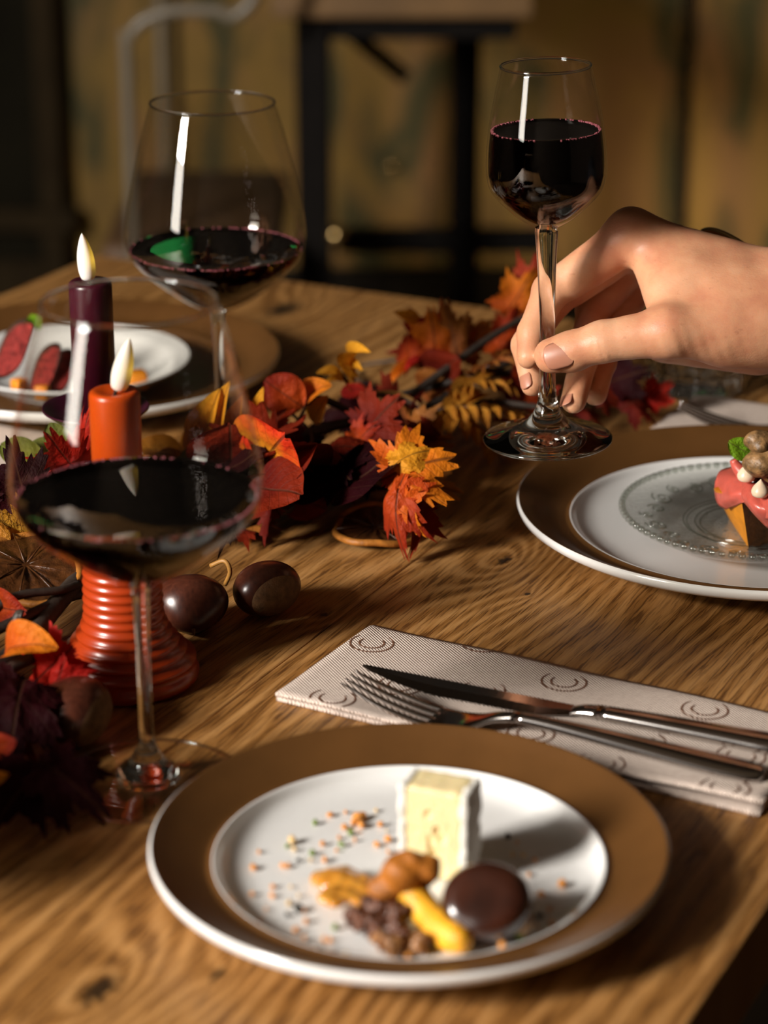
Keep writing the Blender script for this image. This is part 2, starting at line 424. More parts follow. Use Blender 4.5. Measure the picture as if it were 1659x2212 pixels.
t = NT('red_wine_against_glass'); t.t.links.new(t.n('VolumeAbsorption', {0: (0.42, 0.004, 0.02), 1: 230.0}).outputs[0], t.out.inputs[1])
WINE_SIDE = t.done(t.n('BsdfGlass', {0: (1, 0.98, 0.98), 'Roughness': 0.0, 'IOR': 1.03}))
PORC = plain('white_glazed_porcelain', (0.76, 0.75, 0.73), 0.16, 0.02, 15, Coat_Weight=0.3, Coat_Roughness=0.05)
BROWN = plain('brown_satin_glaze', (0.105, 0.044, 0.011), 0.38, 0.10, 30, 0.04, 300, Coat_Weight=0.1, Coat_Roughness=0.3)
STEEL = NT('polished_steel'); STEEL = STEEL.done(STEEL.bsdf(Base_Color=(0.55, 0.52, 0.5), Metallic=1.0, Roughness=0.14))

# ------------------------------------------------------------------ plates
def plate(name, c, Rr, ratio, h, label, group=None, wellm=None):
    e = empty(name, c, label, 'plate', group)
    k = Rr / 0.1107; ri = Rr * ratio
    # white body: well, wall, rim underside, foot
    prof = [(0, 0.0052), (ri * 0.55, 0.0052), (ri * 0.80, 0.0056), (ri * 0.90, 0.0068), (ri * 0.955, 0.0090), (ri * 0.985, 0.0122), (ri * 0.998, 0.0134), (ri + 0.0006, 0.0134)]
    brim = [(ri + 0.0006, 0.0132), (ri + 0.002, 0.0124), (ri + 0.004, 0.0122), (ri + (Rr - ri) * 0.35, 0.0142), (ri + (Rr - ri) * 0.7, h - 0.0035), (Rr - 0.0014, h + 0.0002), (Rr - 0.0006, h + 0.0003)]
    lip = [(Rr - 0.0006, h + 0.0003), (Rr + 0.0004, h - 0.0004), (Rr + 0.0006, h - 0.002), (Rr - 0.0004, h - 0.0046), (Rr - 0.004, h - 0.0072), (ri + (Rr - ri) * 0.6, h - 0.0105), (ri, 0.0062), (ri * 0.8, 0.0016), (ri * 0.74, 0.0004), (ri * 0.70, 0.0004), (ri * 0.68, 0.002), (0, 0.002)]
    sm = lambda P, p=5: spline(P, p)
    mk('well', *lathe(sm(prof), c, 128), wellm or PORC, parent=e)
    mk('rim_band', *lathe(sm(brim), c, 128), BROWN, parent=e)
    mk('underside', *lathe(lip, c, 128), PORC, parent=e)
    for o in e.children: flip(o)
    return e
def flip(o): o.data.flip_normals()
NP = (0.0107, 0.889, 0.0); FPc = (0.2175, 1.293, 0.0); LP = tuple(at(180, 772, 0.02)[:2]) + (0.0,)
plate('dessert_plate', NP, 0.1107, 0.758, 0.022, 'white plate with wide brown rim holding the cheese course, nearest the camera')
plate('dinner_plate', FPc, 0.1387, 0.772, 0.024, 'large brown-rimmed white plate under the pressed glass saucer')
plate('dinner_plate', LP, 0.1387, 0.772, 0.024, 'brown charger plate behind the candles, under the white bowl', wellm=BROWN)

# ------------------------------------------------------------------ wine glasses
def shell(outer, th):
    """closed thin shell from an outer (r,z) profile running bottom -> rim"""
    P = spline(outer, 7); n = len(P); T = np.gradient(P, axis=0); T /= np.linalg.norm(T, axis=1)[:, None]
    Nn = np.stack([-T[:, 1], T[:, 0]], -1)
    ths = np.interp(np.linspace(0, 1, n), [0, 0.1, 0.3, 1], th)
    I = P + Nn * ths[:, None]; I[:, 0] = np.maximum(I[:, 0], 0)
    return P, I
def glass(name, c, bowl, stem, foot, level, label, wlabel, tilt=0.0, bub=(0, 1), th=(0.004, 0.002, 0.0011, 0.0009), seed=1, footm=None):
    footm = footm or THIN
    e = empty(name, c, label, 'wine glass')
    def place(V):
        V = np.asarray(V) - np.array(c); ca, sa = math.cos(tilt), math.sin(tilt)
        return np.stack([V[:, 0] * ca + V[:, 2] * sa, V[:, 1], -V[:, 0] * sa + V[:, 2] * ca], -1) + np.array(c)
    P, I = shell(bowl, th)
    inner = [q for q in I[::-1]]
    inner = inner + [np.array([0.0, inner[-1][1] - 0.0004])]
    prof = list(P) + [P[-1] * 0.5 + I[-1] * 0.5 + np.array([0, 0.0005])] + inner
    V, F = lathe(prof, c, 96); mk('bowl', place(V), F, THIN, parent=e)
    a_ = np.linspace(0, 2 * math.pi, 97); rr_ = float(P[-1][0] * .5 + I[-1][0] * .5); zz_ = float(P[-1][1])
    V, F = tube([(c[0] + rr_ * math.cos(q), c[1] + rr_ * math.sin(q), c[2] + zz_ + .0006) for q in a_], .0008, 8, False); mk('rim', place(V), F, CLEAR, parent=e)
    sp = spline(stem, 6)
    V, F = lathe(list(sp), c, 48); mk('stem', place(V), F, CLEAR, parent=e)
    ft = list(spline(foot, 6)); ft = [np.array([0, ft[0][1] + 0.0])] * 0 + ft
    V, F = lathe(ft, c, 96); mk('foot', place(V), F, footm, parent=e)
    if footm is THIN:
        rf = max(q[0] for q in foot); V, F = tube([(c[0] + rf * math.cos(q), c[1] + rf * math.sin(q), c[2] + .0013) for q in a_], .0008, 8, False); mk('foot_rim', place(V), F, CLEAR, parent=e)
    for o in e.children: fixn(o)
    # wine
    In = I[np.argsort(I[:, 1])]
    body = [q for q in In if q[1] < level - 0.0004]
    rl = float(np.interp(level, In[:, 1], In[:, 0]))
    g = 0.00025
    wp = [(0, body[0][1] + g)] + [(max(q[0] - g, 0.0004), q[1] + g) for q in body[1:]] + [(rl - g, level + 0.0003), (rl - g - 0.0012, level - 0.0002), (rl * 0.7, level - 0.0004), (0, level - 0.0004)]
    V, F = lathe(wp, c, 96)
    w = mk('red_wine', place(V), F, WINE, label=wlabel, cat='wine'); fixn(w)
    w.data.materials.append(WINE_SIDE)
    for p in w.data.polygons:
        if p.normal.z < 0.6: p.material_index = 1
    g2 = random.Random(seed); parts = []
    for k in range(170):
        a = g2.gauss(bub[0], 0.42) if k % 2 else g2.gauss(bub[1], 0.42)
        if g2.random() < 0.18: a = g2.uniform(0, 6.28)
        r = rl - g2.uniform(0.0006, 0.0016); q = g2.uniform(0.00045, 0.00085)
        V, F = lathe([(0, -q), (q * .87, -q * .5), (q * .87, q * .5), (0, q)], (c[0] + r * math.cos(a), c[1] + r * math.sin(a), c[2] + level), 6)
        parts.append((V, F))
    V, F = join(parts); mk('bubbles', place(V), F, FOAM, parent=w, kind='stuff')
    return e
def fixn(o):
    bm = bmesh.new(); bm.from_mesh(o.data); bmesh.ops.recalc_face_normals(bm, faces=bm.faces); bm.to_mesh(o.data); bm.free()
    # recalc may leave open tubes inverted: test with the farthest vertex from the axis of the thing
    me = o.data; n = len(me.polygons)
    co = np.array([p.center[:] for p in me.polygons]); no = np.array([p.normal[:] for p in me.polygons])
    if o.name.split('.')[0] in ('stem', 'foot'):
        r = np.hypot(co[:, 0], co[:, 1]); s = (co[:, :2] * no[:, :2]).sum(1)
        if s.sum() < 0: me.flip_normals()
big_bowl = [(0.0052, 0.1005), (0.0100, 0.1020), (0.0220, 0.1085), (0.0380, 0.1205), (0.0500, 0.1315), (0.0552, 0.1400), (0.0569, 0.1490), (0.0560, 0.1600), (0.0528, 0.1780), (0.0475, 0.2010), (0.0425, 0.2190), (0.0385, 0.2320)]
big_stem = [(0.0, 0.0014), (0.0070, 0.0014), (0.0142, 0.0015), (0.0148, 0.0040), (0.0143, 0.0066), (0.0105, 0.0094), (0.0080, 0.0125), (0.0052, 0.0178), (0.0038, 0.0230), (0.0034, 0.0300), (0.0032, 0.0450), (0.0034, 0.0700), (0.0040, 0.0900), (0.0046, 0.0975), (0.0052, 0.1005)]
big_foot = [(0.0149, 0.0006), (0.0220, 0.0006), (0.0400, 0.0004), (0.0418, 0.0009), (0.0415, 0.0018), (0.0340, 0.0026), (0.0220, 0.0042), (0.0145, 0.0066)]
glass('wine_glass', (-0.1105, 0.983, 0.0), big_bowl, big_stem, big_foot, 0.1420, 'large stemmed red wine glass in front of the orange candle', 'red wine in the near large glass', bub=(-0.5, 2.2), seed=3)
glass('wine_glass', (-0.105, 1.43, 0.0), big_bowl, big_stem, big_foot, 0.1410, 'large stemmed red wine glass standing behind the two candles', 'red wine in the far large glass', bub=(-1.9, 0.9), seed=5)
HG = at(1183, 952, 0.075)
sb = [(0.0062, 0.1235), (0.0090, 0.1248), (0.0160, 0.1295), (0.0240, 0.1370), (0.0300, 0.1440), (0.0324, 0.1510), (0.0329, 0.1575), (0.0322, 0.1700), (0.0300, 0.1860), (0.0270, 0.2000), (0.0246, 0.2110)]
ss = [(0.0056, 0.0240), (0.0050, 0.0290), (0.0046, 0.0400), (0.0044, 0.0600), (0.0046, 0.0800), (0.0052, 0.1000), (0.0060, 0.1150), (0.0064, 0.1205), (0.0062, 0.1235)]
sf = [(0.0, 0.0030), (0.0150, 0.0016), (0.0330, 0.0003), (0.0360, 0.0008), (0.0365, 0.0020), (0.0340, 0.0034), (0.0240, 0.0062), (0.0150, 0.0100), (0.0095, 0.0150), (0.0068, 0.0195), (0.0056, 0.0240)]
TILT = R(-1.7)
held = glass('wine_glass', tuple(HG), sb, ss, sf, 0.1770, 'smaller wine glass held up by its stem in a hand', 'red wine in the glass held by the hand', tilt=TILT, bub=(0.4, 2.9), th=(0.004, 0.002, 0.0014, 0.0011), seed=9, footm=CLEAR)

# ------------------------------------------------------------------ candles and holders
def wax(name, col, em): return plain(name, col, 0.32, 0.06, 60, 0.05, 120, Subsurface_Weight=0.25, Subsurface_Radius=(0.01, 0.003, 0.001), Subsurface_Scale=0.4)
OWAX = wax('orange_wax', (0.50, 0.060, 0.003), 0); PWAX = wax('plum_wax', (0.048, 0.004, 0.012), 0)
OCER = plain('orange_lacquer', (0.36, 0.036, 0.005), 0.30, 0.05, 40, Coat_Weight=0.3, Coat_Roughness=0.2)
PCER = plain('plum_lacquer', (0.045, 0.005, 0.018), 0.28, 0.05, 40, Coat_Weight=0.3, Coat_Roughness=0.2)
WICK = plain('black_wick', (0.01, 0.008, 0.006), 0.7)
def m_flame():
    t = NT('led_flame_plastic'); o = t.n('TexCoord').outputs['Object']
    s = t.n('SeparateXYZ', {0: o}); z = t.math('DIVIDE', s.outputs[2], 0.0285)
    g = t.ramp(z, [(0.0, (0.02, 0.02, 0.02)), (0.22, (0.2, 0.2, 0.2)), (0.45, (1, 1, 1)), (0.72, (0.55, 0.55, 0.55)), (1.0, (0.15, 0.15, 0.15))])
    side = t.n('MapRange', {0: s.outputs[0], 1: -0.001, 2: 0.0045, 3: 0.15, 4: 1.0}).outputs[0]
    st = t.math('MULTIPLY', t.math('MULTIPLY', g, side), 0.75)
    return t.done(t.bsdf(Base_Color=(0.85, 0.80, 0.74), Roughness=0.4, Subsurface_Weight=0.2, Subsurface_Scale=0.003, Emission_Color=(1.0, 0.62, 0.06), Emission_Strength=st))
FLAME = m_flame()
def holder(name, c, mat, label):
    e = empty(name, c, label, 'candle holder')
    prof = [(0.0, 0.001), (0.034, 0.0), (0.0372, 0.0022), (0.0376, 0.005), (0.0362, 0.0078)]
    zs = 0.0095; n = 13
    for k in range(n):
        z = zs + k * 0.0048
        r = 0.0205 + 0.0152 * max(0, 1 - (z - zs) / 0.026) ** 1.7 - 0.002 * (z / 0.075)
        for q, w in ((-0.5, -0.0003), (-0.25, 0.0008), (0, 0.0012), (0.25, 0.0008)):
            prof.append((r + w * (0.6 + 0.4 * min(1, z / 0.02)), z + q * 0.0048 + 0.0024))
    zt = prof[-1][1] + 0.001
    prof += [(0.0165, zt), (0.013, zt + 0.001), (0.0, zt + 0.001)]
    V, F = lathe(prof, c, 96); fixn(mk('ridged_base', V, F, mat, parent=e))
    tr = [(0.0, zt + 0.0008), (0.014, zt + 0.0008), (0.024, zt + 0.0030), (0.0305, zt + 0.0072), (0.0312, zt + 0.0082), (0.0302, zt + 0.0086), (0.023, zt + 0.0048), (0.0142, zt + 0.0032), (0.0, zt + 0.0032)]
    V, F = lathe(spline(tr, 3), c, 96); fixn(mk('drip_tray', V, F, mat, parent=e))
    return zt + 0.0033
def candle(name, c, z0, z1, r, mat, lean, label):
    e = empty(name, (c[0], c[1], z0), label, 'candle')
    pr = [(0, z0), (r, z0), (r, z1 - 0.003), (r - 0.0004, z1 - 0.0012), (r - 0.0016, z1 - 0.0002), (r - 0.003, z1), (r - 0.0055, z1 - 0.0010), (0.0022, z1 - 0.0026), (0, z1 - 0.0028)]
    V, F = lathe(pr, c, 64); fixn(mk('wax_body', V, F, mat, parent=e))
    mk('wick', *tube([(c[0], c[1], z1 - 0.003), (c[0] + lean * 0.002, c[1], z1 + 0.003)], 0.0009, 8), WICK, parent=e)
    fp = [(0, 0), (0.0022, 0.0003), (0.0040, 0.0020), (0.0049, 0.0060), (0.0050, 0.0110), (0.0044, 0.0165), (0.0030, 0.0220), (0.0014, 0.0262), (0, 0.0285)]
    V, F = lathe(spline(fp, 5), (0, 0, 0), 40)
    o = mk('flame', V, F, FLAME, origin=(0, 0, 0)); o.parent = e
    o.location = (lean * 0.002, 0, z1 - z0 - 0.0002); o.rotation_euler = (R(4), lean * R(14), 0)
    fixn(o)
OC = (-0.1325, 1.098, 0.0); PC = (-0.168, 1.300, 0.0)
zc = holder('candle_holder', OC, OCER, 'orange ridged cone-shaped candle holder behind the near wine glass')
candle('led_candle', OC, zc, 0.1555, 0.0126, OWAX, 1.0, 'short orange candle with a white artificial flame')
zc = holder('candle_holder', PC, PCER, 'plum purple candle holder with a round drip tray')
candle('led_candle', PC, zc, 0.1560, 0.0124, PWAX, -0.35, 'dark plum purple candle with a white artificial flame')

# ------------------------------------------------------------------ napkins
def m_napkin():
    t = NT('embossed_paper_napkin'); v = t.coord(rot=(0, 0, R(20)))
    s = t.n('SeparateXYZ', {0: v}); k = 2 * math.pi / 0.0021
    g = t.math('MULTIPLY', t.math('SINE', t.math('MULTIPLY', s.outputs[0], k)), t.math('SINE', t.math('MULTIPLY', s.outputs[1], k)))
    c = t.ramp(t.noise(v, 300, 2), [(0.3, (0.66, 0.53, 0.45)), (0.7, (0.74, 0.61, 0.52))])
    return t.done(t.bsdf(Base_Color=c, Roughness=0.9, Normal=t.bump(g, 0.8, 0.0006)))
NAPM = m_napkin(); PRINT = plain('brown_print', (0.16, 0.065, 0.03), 0.85, 0.2, 300)
def napkin(name, A, ang, L, B, label, logos=(), cat='napkin', curl=0.004, logo_up=R(80)):
    e1 = np.array([math.cos(ang), math.sin(ang), 0]); e2 = np.array([-math.sin(ang), math.cos(ang), 0]); A = np.array([A[0], A[1], 0.0])
    hz = lambda a, b: 0.0046 + curl * np.clip(a / L, 0, 1) ** 2 * (1 - b / B) + 0.0004 * np.sin(a * 60 + b * 30) + 0.0006 * np.exp(-(b / 0.012) ** 2) - 0.0016 * np.exp(-((b - B) / 0.004) ** 2)
    e = empty(name, A + e1 * L / 2 + e2 * B / 2, label, cat)
    na, nb = 48, 20
    aa, bb = np.meshgrid(np.linspace(0, L, na), np.linspace(0, B, nb), indexing='ij')
    def layer(z0, z1, ins):
        a = aa * (1 - ins / L) ; b = ins * 0.5 + bb * (1 - ins / B)
        top = A + a[..., None] * e1 + b[..., None] * e2; bot = top.copy()
        top[..., 2] = z1(a, b); bot[..., 2] = z0(a, b)
        V1, F1 = gridmesh(top); V2, F2 = gridmesh(bot); n = len(V1)
        F = [tuple(q) for q in F1] + [tuple(i + n for i in reversed(q)) for q in F2]
        edge = [i * nb for i in range(na)] + [(na - 1) * nb + j for j in range(1, nb)] + [i * nb + nb - 1 for i in range(na - 2, -1, -1)] + [j for j in range(nb - 2, 0, -1)]
        for i, j in zip(edge, edge[1:] + edge[:1]): F.append((j, i, i + n, j + n))
        return np.vstack([V1, V2]), F
    fixn(mk('upper_layer', *layer(lambda a, b: hz(a, b) - 0.0017, hz, 0.0), NAPM, parent=e))
    fixn(mk('lower_layer', *layer(lambda a, b: 0.0003 + 0 * a, lambda a, b: np.minimum(0.0023, hz(a, b) - 0.0019), 0.0018), NAPM, parent=e))
    for (p, kk) in logos:
        q = np.array(p) - A; la, lb = q.dot(e1), q.dot(e2)
        parts = []
        for rr, gap in ((0.0114, 42), (0.0066, 48)):
            seg = 40; prev = None
            for k in range(seg + 1):
                th = logo_up + R(gap) + (2 * math.pi - 2 * R(gap)) * k / seg
                wv = 0.0005 * (0.7 + 0.5 * math.sin(k * math.pi / seg))
                row = []
                for r in (rr - wv, rr + wv):
                    x, y = r * math.cos(th), r * math.sin(th)
                    a = la + x * e1[0] + y * e1[1]; b = lb + x * e2[0] + y * e2[1]
                    row.append((a, b))
                ok = all(0.0005 < a < L - 0.0005 and 0.0005 < b < B - 0.003 for a, b in row)
                if ok and prev:
                    quad = [prev[0], prev[1], row[1], row[0]]
                    V = [A + a * e1 + b * e2 + np.array([0, 0, float(hz(a, b)) + 0.00022]) for a, b in quad]
                    parts.append((np.array(V), [(0, 1, 2, 3)]))
                prev = row if ok else None
        if parts: mk('printed_mark', *join(parts), PRINT, parent=e, smooth=False)
    return hz
NA = R(-28.6)
LG = [(803, 1388), (718, 1510), (1218, 1472), (1522, 1535), (1565, 1717), (1146, 1588), (1297, 1655), (866, 1478), (1046, 1389), (1042, 1492), (765, 1582), (1385, 1605), (925, 1590), (1600, 1640)]
napkin('napkin', at(595, 1517, 0), NA, 0.2575, 0.103, 'folded beige paper napkin with printed double-C marks under fork and knife', [(at(x, y, 0.005) * np.array([1, 1, 0]), 0) for x, y in LG])
FA = at(1395, 948, 0)
napkin('napkin', FA, NA, 0.24, 0.10, 'folded beige napkin partly hidden behind the far right plate', curl=0.0)
napkin('napkin', at(-250, 1010, 0), NA, 0.20, 0.10, 'pale napkin at the left edge below the charger plate', curl=0.0)

# ------------------------------------------------------------------ cutlery
def loft(o, e1, e2, secs, n=14, p=2.4):
    """sections (s, half width, half thickness, z, sideways offset)"""
    S = spline(np.array(secs, float), 5); V = []; F = []
    for s, w, h, z, y in S:
        for k in range(n):
            a = 2 * math.pi * k / n; ca, sa = math.cos(a), math.sin(a)
            V.append(o + e1 * s + e2 * (y + w * math.copysign(abs(ca) ** (2 / p), ca)) + np.array([0, 0, z + h * math.copysign(abs(sa) ** (2 / p), sa)]))
    m = len(S)
    for i in range(m - 1):
        for k in range(n):
            j = (k + 1) % n; F.append((i * n + k, i * n + j, (i + 1) * n + j, (i + 1) * n + k))
    F.append(tuple(reversed(range(n)))); F.append(tuple((m - 1) * n + k for k in range(n)))
    return np.array(V), F
def fork(tip, end, z0, label, sc_=1.0):
    """tip / end: world xy; z0: surface the fork lies on"""
    tip = np.array([tip[0], tip[1], 0.0]); end = np.array([end[0], end[1], 0.0])
    d = end - tip; L = np.linalg.norm(d); e1 = d / L; e2 = np.array([-e1[1], e1[0], 0])
    e = empty('fork', (tip + end) / 2 + np.array([0, 0, z0]), label, 'fork'); k = L / 0.205
    hd = [(0.044, 0.0118, 0.0009, z0 + 0.0030, 0), (0.052, 0.0126, 0.0010, z0 + 0.0022, 0), (0.060, 0.0118, 0.0012, z0 + 0.0030, 0), (0.068, 0.0080, 0.0016, z0 + 0.0058, 0), (0.076, 0.0046, 0.0021, z0 + 0.0090, 0), (0.086, 0.0036, 0.0024, z0 + 0.0110, 0)]
    sl = lambda P: [(s * k, w, h, z, y) for s, w, h, z, y in P]
    for q in range(4):
        y = (q - 1.5) * 0.0064; y1 = (q - 1.5) * 0.0054
        mk('tine', *loft(tip, e1, e2, sl([(0.0, 0.0006, 0.0005, z0 + 0.0165, y1), (0.006, 0.0012, 0.0008, z0 + 0.0140, y1), (0.020, 0.0017, 0.0010, z0 + 0.0088, y), (0.036, 0.0020, 0.0010, z0 + 0.0046, y), (0.046, 0.0022, 0.0010, z0 + 0.0030, y)]), 8), STEEL, parent=e)
    mk('head', *loft(tip, e1, e2, sl(hd)), STEEL, parent=e)
    mk('handle', *loft(tip, e1, e2, sl([(0.086, 0.0036, 0.0024, z0 + 0.0110, 0), (0.105, 0.0044, 0.0027, z0 + 0.0104, 0), (0.140, 0.0066, 0.0031, z0 + 0.0080, 0), (0.175, 0.0088, 0.0033, z0 + 0.0054, 0), (0.196, 0.0092, 0.0032, z0 + 0.0042, 0), (0.203, 0.0070, 0.0026, z0 + 0.0040, 0), (0.205, 0.0030, 0.0016, z0 + 0.0040, 0)]), 20, 2.2), STEEL, parent=e)
    for o in e.children: fixn2(o)
def fixn2(o):
    bm = bmesh.new(); bm.from_mesh(o.data); bmesh.ops.recalc_face_normals(bm, faces=bm.faces); bm.to_mesh(o.data); bm.free()
fork(at(752, 1462, 0.022), at(1652, 1672, 0.010), 0.0055, 'polished steel fork lying on the beige printed napkin')
def knife(tip, end, z0, label):
    tip = np.array([tip[0], tip[1], 0.0]); end = np.array([end[0], end[1], 0.0])
    d = end - tip; L = np.linalg.norm(d); e1 = d / L; e2 = np.array([-e1[1], e1[0], 0])
    e = empty('knife', (tip + end) / 2 + np.array([0, 0, z0]), label, 'knife')
    # blade: upper (spine) edge nearly straight, lower edge curved and serrated
    ns = 90; P = []
    for i in range(ns + 1):
        s = 0.118 * i / ns
        top = 0.0010 - 0.0006 * (s / 0.118)
        f = min(1, s / 0.055); bot = -0.0165 * (1 - (1 - f) ** 2.0)
        if s > 0.100: bot *= 1 - 0.45 * ((s - 0.100) / 0.018)
        if 0.008 < s < 0.098: bot += 0.0007 * abs(math.sin(s * math.pi / 0.0042))
        P.append((s, top, bot))
    V = []; F = []
    for s, a, b in P:
        V += [tip + e1 * s + e2 * a + np.array([0, 0, z0 + 0.0018]), tip + e1 * s + e2 * (a * 0.5 + b * 0.5) + np.array([0, 0, z0 + 0.0016]), tip + e1 * s + e2 * b + np.array([0, 0, z0 + 0.0008]),
              tip + e1 * s + e2 * b + np.array([0, 0, z0 + 0.0005]), tip + e1 * s + e2 * a + np.array([0, 0, z0 + 0.0002])]
    for i in range(ns):
        for k in range(5):
            j = (k + 1) % 5; F.append((i * 5 + k, i * 5 + j, (i + 1) * 5 + j, (i + 1) * 5 + k))
    F += [(0, 1, 2, 3, 4), tuple(ns * 5 + k for k in reversed(range(5)))]
    mk('blade', V, F, STEEL, parent=e, smooth=False)
    mk('bolster', *loft(tip, e1, e2, [(0.116, 0.0046, 0.0012, z0 + 0.0016, -0.0050), (0.122, 0.0050, 0.0024, z0 + 0.0026, -0.0050), (0.130, 0.0054, 0.0030, z0 + 0.0032, -0.0050)]), STEEL, parent=e)
    mk('handle', *loft(tip, e1, e2, [(0.130, 0.0054, 0.0030, z0 + 0.0032, -0.005), (0.16, 0.0064, 0.0034, z0 + 0.0036, -0.005), (0.20, 0.0078, 0.0036, z0 + 0.0038, -0.0048), (L - 0.006, 0.0086, 0.0036, z0 + 0.0038, -0.0045), (L, 0.006, 0.0024, z0 + 0.0038, -0.0045)], 20, 2.6), STEEL, parent=e)
    for o in e.children: fixn2(o)
kt = at(783, 1436, 0.008); kd = at(1659, 1596, 0.010) - kt; kd[2] = 0; kd /= np.linalg.norm(kd)
knife(kt, kt + kd * 0.225, 0.0062, 'steel knife with serrated blade lying beside the fork on the napkin')
ft = at(1466, 876, 0.022)
fork(ft, ft + np.array([math.cos(R(-13)), math.sin(R(-13)), 0]) * 0.2, 0.0062, 'blurred steel fork on the far napkin behind the right plate')

# ------------------------------------------------------------------ cut-glass tumbler
tc = at(1497, 838, 0.0); tb = empty('water_tumbler', tc, 'cut glass water tumbler standing behind the hand', 'glass')
def facet(V, c, nf, amp):
    V = np.array(V); d = V[:, :2] - np.array(c)[:2]; a = np.arctan2(d[:, 1], d[:, 0]); r = np.hypot(*d.T)
    z = V[:, 2] - c[2]; k = 1 - amp * np.abs(np.sin(a * nf / 2)) * np.clip((0.05 - z) / 0.02, 0, 1) * (r > 0.03)
    V[:, :2] = np.array(c)[:2] + d * k[:, None]; return V
to = [(0, 0.0005), (0.030, 0.0), (0.0335, 0.002), (0.0345, 0.008), (0.0335, 0.016), (0.0350, 0.022), (0.0342, 0.030), (0.0362, 0.040), (0.0372, 0.060), (0.0385, 0.088), (0.0378, 0.0895), (0.0368, 0.088), (0.0352, 0.060), (0.0340, 0.040), (0.0315, 0.024), (0.026, 0.014), (0, 0.012)]
V, F = lathe(spline(to, 3), tuple(tc), 96)
fixn2(mk('cut_body', facet(V, tc, 16, 0.09), F, CLEAR, parent=tb))
# ================================================================== autumn garland
def m_leaf(name, base, tip, vein=(0.05, 0.02, 0.01), trans=0.35, rough=0.6, net=0.0, spec=0.25):
    t = NT(name); o = t.n('TexCoord').outputs['Object']; s = t.n('SeparateXYZ', {0: o}); x, y = s.outputs[0], s.outputs[1]
    nz = t.noise(o, 4.0, 4, 0.6)
    ay = t.math('ABSOLUTE', y)
    f = t.math('ADD', t.math('ADD', x, t.math('MULTIPLY', ay, 0.5)), t.math('MULTIPLY', t.math('SUBTRACT', nz, 0.5), 0.7))
    c = t.ramp(f, [(0.35, base), (1.0, tip)])
    # midrib and side veins
    mid = t.n('MapRange', {0: ay, 1: 0.008, 2: 0.022, 3: 1.0, 4: 0.0}).outputs[0]
    w = t.math('SINE', t.math('MULTIPLY', t.math('SUBTRACT', x, t.math('MULTIPLY', ay, 0.8)), 42.0))
    side = t.n('MapRange', {0: w, 1: 0.93, 2: 1.0, 3: 0.0, 4: 0.35}).outputs[0]
    v = t.math('MAXIMUM', mid, side)
    c = t.mix(t.math('MULTIPLY', v, 0.7), c, vein)
    if net:
        vo = t.n('TexVoronoi', {'Vector': o, 'Scale': 11.0}, feature='DISTANCE_TO_EDGE').outputs[0]
        c = t.mix(t.n('MapRange', {0: vo, 1: 0.01, 2: 0.05, 3: net, 4: 0.0}).outputs[0], c, vein)
    b = t.bsdf(Base_Color=c, Roughness=rough, Specular_IOR_Level=spec, Normal=t.bump(t.math('ADD', nz, t.math('MULTIPLY', v, -0.4)), 0.4, 0.01))
    tr = t.n('BsdfTranslucent', {0: c})
    return t.done(t.n('MixShader', {0: trans, 1: b, 2: tr}))
LM = dict(
    orange=m_leaf('orange_leaf', (0.62, 0.10, 0.006), (0.78, 0.22, 0.008)),
    yellow=m_leaf('yellow_leaf', (0.72, 0.28, 0.012), (0.80, 0.36, 0.02)),
    yelred=m_leaf('yellow_leaf_with_red_edge', (0.78, 0.33, 0.014), (0.70, 0.035, 0.008)),
    redora=m_leaf('red_orange_leaf', (0.55, 0.07, 0.006), (0.30, 0.018, 0.004)),
    red=m_leaf('red_leaf', (0.42, 0.010, 0.006), (0.55, 0.022, 0.008)),
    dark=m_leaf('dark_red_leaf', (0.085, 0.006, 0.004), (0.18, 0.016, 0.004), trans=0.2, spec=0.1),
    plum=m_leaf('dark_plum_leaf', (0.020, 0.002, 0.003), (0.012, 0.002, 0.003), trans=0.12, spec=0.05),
    brown=m_leaf('brown_orange_leaf', (0.28, 0.07, 0.012), (0.36, 0.13, 0.02)),
    gold=m_leaf('golden_leaf', (0.50, 0.21, 0.02), (0.42, 0.15, 0.012)),
    green=m_leaf('olive_green_leaf', (0.20, 0.19, 0.018), (0.12, 0.14, 0.02)),
    skel=m_leaf('golden_net_leaf', (0.62, 0.33, 0.035), (0.50, 0.22, 0.02), (0.06, 0.025, 0.005), 0.4, 0.5, 0.9),
    herb=m_leaf('fresh_green_leaf', (0.13, 0.30, 0.012), (0.20, 0.38, 0.015), (0.10, 0.03, 0.03), 0.3, 0.4))
# unit leaf meshes: x 0..1 from stalk to tip, y across (+-0.5), z up
def leaf_round(curl=0.25, fold=0.15, n=14, wav=0.02):
    P = np.zeros((n + 1, 11, 3))
    for i in range(n + 1):
        s = i / n; w = 0.5 * (math.sin(math.pi * min(1, s * 0.98 + 0.01)) ** 0.55)
        for j in range(11):
            q = j / 5 - 1
            P[i, j] = (s, q * w, -curl * (s - 0.5) ** 2 + fold * abs(q * w) + wav * math.sin(9 * s + 5 * q))
    return gridmesh(P)
def leaf_lance(curl=0.3, fold=0.3, n=14):
    P = np.zeros((n + 1, 7, 3))
    for i in range(n + 1):
        s = i / n; w = 0.5 * math.sin(math.pi * s) ** 0.8 * (1 - 0.35 * s) * 1.2
        for j in range(7):
            q = j / 3 - 1
            P[i, j] = (s, q * w, -curl * s * s + fold * abs(q * w))
    return gridmesh(P)
